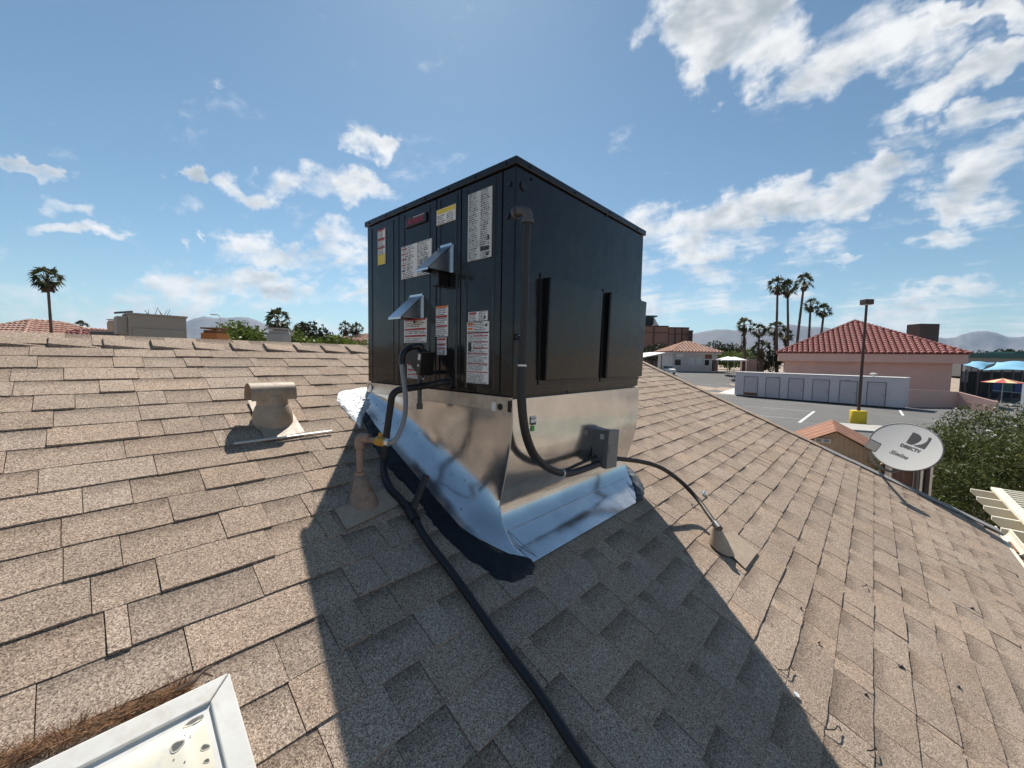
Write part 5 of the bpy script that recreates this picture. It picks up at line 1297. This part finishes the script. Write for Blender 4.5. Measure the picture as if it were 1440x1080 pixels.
for s in (-.6, .6): q = Vector((cb_.x, cb_.y, cz+.75))-FH*2.1+RH*s; m = MB(); bx(m, q, (.35, .08, .16)); m.build('headlight', 'paper', car)
# patio umbrellas
def umbrella(px, py, d, r_, label, mt='white_canvas', n=8, drop=.55, group='white patio umbrellas by the lot'):
    c = atd(px, py, d); g0 = gzp(c); t = thing('patio_umbrella', label, 'umbrella', (c.x, c.y, g0), group)
    m = MB(); vs = [c]+[c+Vector((math.cos(6.2832*j/n)*r_, math.sin(6.2832*j/n)*r_, -drop)) for j in range(n)]+[c+Vector((math.cos(6.2832*j/n)*r_*.99, math.sin(6.2832*j/n)*r_*.99, -drop-.18)) for j in range(n)]
    m.add(vs, [(0, 1+j, 1+(j+1) % n) for j in range(n)]+[(1+j, 1+n+j, 1+n+(j+1) % n, 1+(j+1) % n) for j in range(n)]); m.build('canopy', mt, t)
    m = MB(); m.tube([(c.x, c.y, g0), (c.x, c.y, c.z)], .045, 8); m.build('pole', 'white_paint', t)
    m = MB(); m.tube([(c.x, c.y, g0), (c.x, c.y, g0+.1)], .35, 14); m.build('base', 'concrete', t); return t
umbrella(1033, 501.5, 66, 2.1, 'big white patio umbrella in front of the palms'); umbrella(1024, 501, 71, 1.9, 'white patio umbrella half hidden behind the bigger one'); umbrella(1058, 506, 74, 1.0, 'small white umbrella under the low palm')
# ------------------------------------------------------------------ palms
def palm(px, py, d, bpx, r_, label, seed, skirt=.0, nf=26, tr=.17, group='palms beyond the red tile roof', drop=0, thick=1.0):
    top = atd(px, py, d); base = atd(bpx, 500, d); g0 = gzp(base); base.z = g0; rg = random.Random(seed)
    t = thing('palm_tree', label, 'palm', (base.x, base.y, g0), group)
    mid = base.lerp(top, .5)+(base-top).cross(FH).normalized()*rg.uniform(-.15, .15)
    pts = catmull([base, base.lerp(mid, .5), mid, mid.lerp(top, .5), top], 4); k = len(pts)
    m = MB(); m.tube(pts, [tr*(1.35-.5*i/(k-1))*(1+.08*(i % 2)) for i in range(k)], 9); m.build('trunk', 'palm_bark', t)
    m = MB()
    for i in range(nf):
        az = i*2.39996+rg.uniform(-.3, .3); el = 1.45-2.35*(i/nf)+rg.uniform(-.2, .2)
        d_ = Vector((math.cos(az)*math.cos(el), math.sin(az)*math.cos(el), math.sin(el)))
        pet = r_*rg.uniform(.40, .62); p1 = top+d_*pet*.6; p2 = top+d_*pet+Vector((0, 0, -.06*r_))
        side = d_.cross(ZU); side = side.normalized() if side.length > .1 else RH
        m.add([top-side*.03, top+side*.03, p2+side*.02, p2-side*.02], [(0, 1, 2, 3)], 0, .5)
        ro = rg.uniform(-1.1, 1.1); side = (side*math.cos(ro)+side.cross(d_)*math.sin(ro)).normalized(); upv = side.cross(d_).normalized(); tn = rg.uniform(.05, .95); nl = 9
        for q in range(nl):
            a = (q/(nl-1)-.5)*2.1; dd = (d_*math.cos(a)+side*math.sin(a)+upv*.10*math.cos(2*a)).normalized(); ln = r_*rg.uniform(.42, .68)*(1-.18*abs(a))
            w = side*math.cos(a)-d_*math.sin(a); w = w*.052*r_*thick; tip = p2+dd*ln+Vector((0, 0, -.24*r_*rg.uniform(.4, 1.4)))
            md = p2+dd*ln*.55; m.add([p2, md+w, tip, md-w], [(0, 1, 2, 3)], 0, min(.98, max(.02, tn+rg.uniform(-.15, .15))))
    m.build('crown', 'palm_leaf', t)
    if skirt:
        m = MB()
        for i in range(46):
            az = rg.random()*6.28; h0 = rg.uniform(0, skirt); p = top-ZU*h0; o_ = Vector((math.cos(az), math.sin(az), 0)); w = o_.cross(ZU)*.14
            q = p+o_*rg.uniform(.25, .6)-ZU*rg.uniform(.5, 1.2); m.add([p-w*.3, p+w*.3, q+w, q-w], [(0, 1, 2, 3)], 0, rg.uniform(.05, .95))
        m.build('dead_fronds', 'dead_frond', t)
    return t
palm(1093.5, 400, 68, 1094.5, 1.75, 'tall palm at the end of the row, beside a leaning pair', 1, .9)
palm(1107.5, 404, 69, 1108.5, 1.75, 'tall palm in the middle of the three tallest', 2, .8)
palm(1131, 396, 66, 1118, 1.75, 'tallest palm with a trunk that leans away from the others', 3, .5)
palm(1140, 428, 70, 1138, 1.45, 'middle height palm with a straight trunk by the roof', 4, .4)
palm(1159, 436, 70, 1149, 1.4, 'middle height palm leaning towards the tiled roof', 5, .3)
palm(1046.5, 456, 66, 1047, 1.45, 'shorter palm with shaggy brown trunk beside the umbrella', 6, 3.4, tr=.2)
palm(1067.5, 464, 69, 1067.5, 1.6, 'shorter wide palm between the shaggy one and the tall row', 7, .5)
palm(1091, 462, 72, 1094, 1.7, 'wide crowned palm in front of the tall trunks', 8, 3.0, tr=.24)
palm(1071, 490, 64, 1072, 1.7, 'low spreading palm with thick brown trunk near the patio', 9, 1.0, tr=.32)
palm(1105, 470, 74, 1105, 1.5, 'stubby palm hidden among the tall trunks', 10, 1.0)
palm(66.5, 390, 34, 76, 1.12, 'single tall slender palm on the far side of the ridge', 11, .25, nf=34, tr=.095, group=None)
palm(391, 450, 33, 391, 1.15, 'single palm rising above the grey chimney', 12, .2, nf=30, group=None, thick=1.2)
palm(114, 459, 45, 114, .8, 'small palm between the tiled houses and the tan unit', 13, .1, nf=26, group=None)
palm(424, 466, 44, 424, 1.2, 'dark palm to the right of the grey chimney', 14, .3, nf=30, group=None)
palm(486, 461, 60, 486, 1.25, 'far palm over the tiled roof near the black unit', 15, .3, group=None)
palm(501, 462, 55, 502, 1.05, 'far palm closest to the edge of the black unit', 16, .2, group=None)
palm(52, 463, 70, 52, 1.0, 'distant dark palm behind the terracotta roofs', 17, .1, group=None)
# ------------------------------------------------------------------ trees
def tree(px, pyt, d, rx, rz, n, label, mt, seed, ln=.3, wd=.16, group=None, cat='tree', name='tree', py_c=None):
    top = atd(px, pyt, d); base = Vector((top.x, top.y, gzp(top))); c = top.z-rz; rg = random.Random(seed)
    lob = [((0, 0, c-base.z), (rx, rx, rz), 1.0)]
    for k in range(5):
        a = rg.random()*6.28; lob.append(((math.cos(a)*rx*.6, math.sin(a)*rx*.6, c-base.z+rg.uniform(-.35, .25)*rz), (rx*.55, rx*.55, rz*.6), .35))
    t = shrub(name, label, cat, 0, base, (rx, rx, max(.4, (c-base.z))), n, ln, wd, mt, seed, 4, group, 0, lob, .15, 1.0)
    return t
tree(338, 452, 22, 1.7, 1.5, 11000, 'bright green leafy tree behind the orange chimney', 'tree_leaf', 41, .24, .11)
tree(370, 457, 24, 1.4, 1.5, 7000, 'green tree left of the grey chimney', 'tree_leaf', 42, .24, .11)
tree(318, 459, 20, .9, 1.1, 5000, 'small bright green tree touching the orange chimney', 'tree_leaf', 47, .22, .1)
tree(412, 464, 22, 1.1, 1.3, 5500, 'green bush right of the grey chimney', 'tree_leaf', 43, .24, .11)
tree(468, 469, 23, 1.9, 1.3, 9000, 'broad low green tree over the ridge near the unit', 'tree_leaf', 44, .24, .11)
tree(438, 451, 42, 1.9, 1.9, 4000, 'dark round tree beyond the green bushes', 'dark_leaf', 45, .4, .2)
tree(503, 474, 26, 1.3, 1.3, 4000, 'green tree partly hidden by the black unit', 'tree_leaf', 46, .24, .11)
tree(463, 466, 48, .9, 1.5, 1200, 'narrow dark tree beyond the low green tree', 'dark_leaf', 48, .4, .2)
tree(925, 481, 88, 3.6, 2.4, 3000, 'dark spreading tree at the corner of the office', 'dark_leaf', 51, .55, .28)
tree(1005, 478, 105, 4.2, 3.5, 2600, 'dark green tree behind the office roof', 'dark_leaf', 52, .7, .35)
tree(1028, 480, 100, 3.5, 3.5, 2200, 'dark green tree left of the shaggy palm', 'dark_leaf', 53, .7, .35)
tree(1025, 492, 82, 3.8, 2.0, 2600, 'olive green hedge tree behind the umbrellas', 'tree_leaf', 54, .45, .22)
tree(1055, 488, 84, 2.6, 2.2, 1800, 'olive green tree between the short palms', 'tree_leaf', 55, .45, .22)
tree(1085, 490, 66, 1.9, 2.0, 2000, 'brownish green shrub at the foot of the tall palms', 'dark_leaf', 56, .4, .2)
tree(1384, 492, 120, 4.5, 2.6, 1500, 'distant olive tree beyond the teal roof', 'dark_leaf', 57, .8, .4)
tree(1411, 489, 110, 2.4, 2.2, 900, 'distant round tree beyond the teal roof', 'dark_leaf', 58, .8, .4)
tree(1438, 492, 120, 2.5, 2.2, 900, 'distant tree at the end of the teal roof', 'dark_leaf', 59, .8, .4)
# pink gate house by the palms
m = MB(); p = atd(1060, 505, 70); g_z = gz(70); m.prism([p-RH*1.2+ZU*(g_z-p.z), p+RH*1.5+ZU*(g_z-p.z), p+RH*1.5+FH*2+ZU*(g_z-p.z), p-RH*1.2+FH*2+ZU*(g_z-p.z)], ZU*3.0)
tag(m.build('pink_kiosk', 'pink_stucco'), 'small pink stucco kiosk below the low palm', 'kiosk')
# ------------------------------------------------------------------ teal roofed school and shade sails
sc_ = thing('teal_building', 'long grey building with dark teal metal fascia far behind the sails', 'building', tuple(atd(1420, 510, 82).xy)+(2.0,))
p, q = atd(1360, 498, 80), atd(1560, 500, 80); m = MB(); m.prism([Vector((p.x, p.y, 2)), Vector((q.x, q.y, 2)), Vector((q.x, q.y, 2))+FH*14, Vector((p.x, p.y, 2))+FH*14], ZU*(p.z-2)); m.build('wall', 'grey_block', sc_)
m = MB(); c = (p+q)/2; bx(m, c-ZU*.35-FH*.3, ((q-p).length, .6, .95)); m.build('fascia', 'teal_metal', sc_)
p, q = atd(1423, 496, 82), atd(1560, 498, 82); m = MB(); bx(m, (p+q)/2-ZU*.2+FH*2, ((q-p).length, 5, .8)); m.build('upper_roof', 'teal_metal', sc_)
def sail(pix, d, label, sag=.35):
    pts = [atd(px, py, dd) for (px, py), dd in zip(pix, d)]
    t = thing('shade_sail', label, 'shade sail', tuple(((pts[0]+pts[2])/2).xy)+(gzp(pts[0]),), 'light blue shade sails')
    m = MB(); c = sum(pts, Vector())/4
    def f(a, b):
        p = (pts[0]*(1-a)+pts[1]*a)*(1-b)+(pts[3]*(1-a)+pts[2]*a)*b; k = math.sin(math.pi*a)*math.sin(math.pi*b)
        e_ = (c-p)*(.20*math.sin(math.pi*a)*(1-math.sin(math.pi*b))+.20*math.sin(math.pi*b)*(1-math.sin(math.pi*a)))
        return p+e_+ZU*k*sag
    m.grid(f, 14, 14); m.build('canvas', 'blue_canvas', t, smooth=True)
    for p in pts: m = MB(); m.tube([Vector((p.x, p.y, gzp(p))), p+ZU*.1], .07, 8); m.build('post', 'steel_dark', t)
sail([(1353, 513), (1381, 520.5), (1400, 510), (1367, 508)], [50, 46, 56, 58], 'smaller blue shade sail against the pink building')
sail([(1381, 520.5), (1450, 521), (1470, 511), (1400, 509)], [46, 44, 56, 58], 'larger blue shade sail with a drooping corner', .6)
pl = thing('play_structure', 'dark playground frame with blue panels under the shade sails', 'playground', tuple(atd(1415, 540, 46).xy)+(0,))
for px in (1358, 1375, 1394, 1408, 1424, 1437): p = atd(px, 530, 47); m = MB(); m.tube([(p.x, p.y, gz(47)), (p.x, p.y, 3.7)], .09, 8); m.build('post', 'steel_dark', pl)
p, q = atd(1352, 532, 50.5), atd(1470, 534, 50.5); m = MB(); c = (p+q)/2; bx(m, Vector((c.x, c.y, 1.75)), ((q-p).length, .15, 3.4)); m.build('screen', 'navy_shade', pl)
for px, w, mt in ((1401, 1.0, 'blue_dark'), (1416, 1.2, 'teal_metal'), (1432, 1.0, 'blue_dark')): p = atd(px, 545, 46.5); m = MB(); bx(m, Vector((p.x, p.y, 1.7)), (w, .1, 1.3)); m.build('panel', mt, pl)
p, q = atd(1396, 549, 46.3), atd(1436, 553, 46.3); m = MB(); m.tube([p, q], .06, 8); m.build('rail', 'galv_pipe', pl)
p, q = atd(1353, 522, 49), atd(1361, 537, 49); m = MB(); bx(m, (p+q)/2, (.7, .1, 1.3)); m.build('notice', 'grey_block', pl)
mat('stripe_red', (.55, .10, .10), .7); mat('stripe_yellow', (.68, .60, .30), .7)
c = atd(1411, 532, 42.5); um = thing('striped_umbrella', 'red and cream striped umbrella in front of the play structure', 'umbrella', (c.x, c.y, gz(42.5)))
for j in range(12):
    a, b = 6.2832*j/12, 6.2832*(j+1)/12; m = MB(); m.add([c, c+Vector((math.cos(a)*1.6, math.sin(a)*1.6, -.45)), c+Vector((math.cos(b)*1.6, math.sin(b)*1.6, -.45))], [(0, 1, 2)]); m.build('canopy_panel', 'stripe_red' if j % 2 else 'stripe_yellow', um)
m = MB(); m.tube([(c.x, c.y, gz(42.5)), (c.x, c.y, c.z)], .04, 8); m.build('pole', 'white_paint', um)
pp = atd(1440, 560, 33); m = MB(); bx(m, Vector((pp.x, pp.y, 1.35)), (.22, .22, 2.7)); tag(m.build('gate_post', 'line_paint'), 'pale square post at the edge of the play yard', 'post')

# ------------------------------------------------------------------ neighbours over the ridge
def far_house(name, label, depth, pxl, pxr, pye, pya, mats, back, cw=.3, apx=None, fas=.25):
    return hip_house(name, label, 'house', depth, pxl, pxr, pye, pya, 0, mats, .5, back, cw=cw, apex_px=apx, fascia=fas)
th, XT, zeT, *_ = far_house('tiled_house', 'terracotta tiled house with solar panel at the far end of the view', 34, -70, 33, 472, 451, ('terracotta', 'tan_stucco'), 9, .42)
# solar panel on its front slope
a = XT(1.3, 1.0, zeT+.42); upf = (Vector((FH.x, FH.y, 0))*4.5+ZU*1.28).normalized()
pc = atd(3, 461, 36.0); m = MB(); m.box(pc-FH*1.15, (1.0, .62, .06), (RH, (FH*.9+ZU*.3).normalized(), (ZU*.9-FH*.3).normalized())); m.build('solar_panel', 'solar_glass', th)
far_house('tiled_house', 'terracotta tiled house in the middle of the three across the ridge', 40, 24, 86, 478, 461, ('terracotta', 'tan_stucco'), 9, .42)
far_house('tiled_house', 'terracotta tiled house lowest and nearest to the tan rooftop unit', 37, 64, 112, 477, 464.5, ('red_tile', 'tan_stucco'), 8, .42)
far_house('tiled_house', 'faded tile house glimpsed beyond the green trees by the unit', 52, 462, 540, 480, 471, ('terracotta', 'tan_stucco'), 9, .5)
nb = thing('neighbour_house', 'neighbouring shingle roof hidden behind the ridge, carrying units and chimneys', 'house', tuple(atd(260, 500, 14).xy)+(0,))
ZN = HC-.02
def NH(a, b, z): return Vector((0, 0, 0))+FH*b+RH*a+ZU*z
m = MB(); m.prism([NH(-17, 9.5, 2.6), NH(-17, 13.2, ZN), NH(-17, 17, 2.6)], RH*14.0); m.build('roof', 'shingle', nb)
m = MB(); m.prism([NH(-16.6, 10, 0), NH(-3.4, 10, 0), NH(-3.4, 16.5, 0), NH(-16.6, 16.5, 0)], ZU*2.6); m.build('wall', 'wall_tan', nb)
# tan rooftop unit
ru = thing('tan_rooftop_unit', 'large tan packaged unit on the neighbouring roof', 'rooftop unit', tuple(atd(216, 490, 13.2)))
dU = 11.5
p, q = atd(180, 444, dU), atd(262, 447, dU+1.0); ud = (q-p); ud.z = 0; uw = ud.length; ud.normalize(); un = Vector((-ud.y, ud.x, 0)); un = un if un.dot(FH) > 0 else -un
zt_ = p.z+.05; zb_ = HC-.75; c = p+ud*uw/2+un*.55
m = MB(); m.box(Vector((c.x, c.y, (zt_+zb_)/2)), (uw, 1.1, zt_-zb_), (ud, un, ZU)); m.build('cabinet', 'cooler_tan', ru, bev=.02)
m = MB(); m.box(Vector((c.x, c.y, zt_+.02)), (uw+.06, 1.16, .05), (ud, un, ZU)); m.build('top_cover', 'cooler_tan', ru)
for s, w in ((.27, .42), (.72, .5)): m = MB(); cc = p+ud*uw*s; m.box(Vector((cc.x, cc.y, zb_+1.05))-un*.012, (uw*w, .03, .75), (ud, un, ZU)); m.build('access_panel', 'cooler_tan', ru, bev=.01)
m = MB(); cc = p-ud*.12+un*.5; m.box(Vector((cc.x, cc.y, zt_-.32)), (.22, .8, .5), (ud, un, ZU)); m.build('side_hood', 'cooler_tan', ru)
m = MB(); rg = random.Random(3); cc = Vector((c.x, c.y, zt_+.04))
m.tube([cc-ud*.9, cc-ud*.5+ZU*.08], .03, 6); m.build('cap_pipe', 'steel_dark', ru)
m = MB()
for k in range(9):
    q = cc+ud*rg.uniform(-.3, .6)+un*.6; m.tube([q, q+Vector((rg.uniform(-.15, .15), rg.uniform(-.1, .1), rg.uniform(.1, .32)))], [.012, .004], 5)
o = m.build('bare_branches', 'twig'); tag(o, 'bare thin branches poking up behind the tan rooftop unit', 'branches')
m = MB(); p = atd(171.5, 473, 12.6); bx(m, p+FH*.3, (.28, .5, .55)); o = m.build('utility_box', 'cooler_tan', bev=.01); tag(o, 'small tan box between the dark cooler and the tan unit', 'utility box')
dcl = thing('dark_cooler', 'low dark grey cooler with pale lid on the neighbouring roof', 'cooler', tuple(atd(144, 485, 13)))
p = atd(144, 476, 12.8); m = MB(); bx(m, p+FH*.5, (.92, .9, .42)); m.build('body', 'steel_dark', dcl, bev=.02); m = MB(); bx(m, p+FH*.5+ZU*.23, (1.0, .98, .05)); m.build('lid', 'cooler_tan', dcl)
def chim(px0, px1, pyt, d, mt, label, capm, base=HC-.3):
    p, q = atd(px0, pyt, d), atd(px1, pyt, d); w = (q-p).length; c = (p+q)/2; t = thing('chimney', label, 'chimney', (c.x, c.y, base))
    m = MB(); bx(m, Vector((c.x, c.y, (c.z+base)/2))+FH*w/2, (w, w, c.z-base)); m.build('stack', mt, t, bev=.01)
    m = MB(); bx(m, Vector((c.x, c.y, c.z+.05))+FH*w/2, (w*.8, w*.8, .1)); bx(m, Vector((c.x, c.y, c.z+.16))+FH*w/2, (w*1.02, w*1.02, .05)); m.build('cap', capm, t)
    return t
chim(282, 305, 468, 13.6, 'orange_brick', 'orange stucco chimney with dark metal cap', 'rust')
chim(374.5, 397, 469, 12.8, 'grey_render', 'grey rendered chimney with grey cap', 'grey_render')
chim(150, 157.5, 453, 24, 'tan_stucco', 'slim tan chimney behind the dark cooler', 'tan_stucco')
st_ = thing('street_light', 'white cobra head street light far beyond the green trees', 'street light', tuple(atd(310, 500, 62).xy)+(2.0,))
p = atd(310, 447, 62); q = atd(303, 442.5, 62); m = MB(); m.tube([Vector((p.x, p.y, gz(62))), p, (p+q)/2+ZU*.25, q], [.11, .09, .07, .06], 8); m.build('pole', 'white_paint', st_, smooth='auto'); m = MB(); bx(m, q-RH*.3, (.8, .3, .18)); m.build('lamp_head', 'white_paint', st_)

# ------------------------------------------------------------------ mountains
SIL = [(-500, 472), (-200, 466), (0, 468), (60, 466), (120, 467), (200, 466), (240, 462), (262, 452), (275, 447), (287, 445), (302, 447), (322, 447), (335, 445.5), (348, 446.5), (360, 450), (372, 455), (388, 460), (420, 466), (460, 471), (520, 477), (600, 480), (760, 480), (880, 482), (940, 478), (975, 469), (990, 466), (1012, 463), (1028, 464), (1045, 465), (1070, 462), (1095, 459), (1112, 456), (1125, 458), (1140, 460), (1159, 460), (1177, 464), (1200, 470), (1240, 477), (1275, 478), (1300, 476), (1312, 474), (1325, 475.5), (1342, 475), (1354, 470), (1367, 467), (1376, 465.5), (1390, 466), (1402, 468), (1418, 474), (1432, 474.5), (1440, 473), (1500, 476), (1650, 472), (1900, 476), (2300, 470)]
def silh(px):
    for (a, y0_), (b, y1_) in zip(SIL, SIL[1:]):
        if px <= b: t = (px-a)/(b-a); t = t*t*(3-2*t)*.4+t*.6; return y0_+(y1_-y0_)*t
    return SIL[-1][1]
m = MB(); DM = 9500.0; cols = [-500+3.0*i for i in range(int(2800/3))]; NRW = 16
vs = []
for px in cols:
    crest = atd(px, silh(px)-.6*mnoise.noise(Vector((px*.11, 0, 0)))-.5*mnoise.noise(Vector((px*.4, 3, 0))), DM); hgt = crest.z-2
    hor = Vector((crest.x, crest.y, 0)); hn = hor.normalized()
    for j in range(NRW+1):
        t = j/NRW; off = -3000+3000*t if t <= 1 else 0
        p = hor+hn*(off*(.3+.7*min(1, hgt/600)))
        rd = 1-abs(mnoise.noise(Vector((p.x/420, p.y/420, 1.5))))*1.6; rd2 = mnoise.noise(Vector((p.x/150, p.y/150, 4)))
        z = 2+hgt*(t**1.35)*(1-(1-t)*.45*(1-rd)) + hgt*.08*rd2*t*(1-t)*2
        vs.append(Vector((p.x, p.y, z if j else -5)))
    vs.append(hor+hn*2500+Vector((0, 0, -5)))
R_ = NRW+2
fs = [(i*R_+j, (i+1)*R_+j, (i+1)*R_+j+1, i*R_+j+1) for i in range(len(cols)-1) for j in range(R_-1)]
m.add(vs, fs); struct(m.build('mountains', 'hill_rock', smooth=True, org=(0, 0, 0)))
# ------------------------------------------------------------------ haze
hm = bpy.data.materials.new('haze_air'); hm.use_nodes = True; nt = hm.node_tree
nt.nodes.remove(nt.nodes['Principled BSDF']); pv = nt.nodes.new('ShaderNodeVolumePrincipled')
pv.inputs['Color'].default_value = (.58, .74, .98, 1); pv.inputs['Density'].default_value = HAZE; pv.inputs['Anisotropy'].default_value = .2
nt.links.new(pv.outputs[0], nt.nodes['Material Output'].inputs['Volume'])
m = MB(); m.span((-20000, -20000, -12), (20000, 20000, 1100)); hz = m.build('haze', hm, org=(0, 0, -12)); stuff(hz)
hz['label'] = 'thin pale blue desert haze in front of the mountains'; hz['category'] = 'haze'
hz.display_type = 'WIRE'
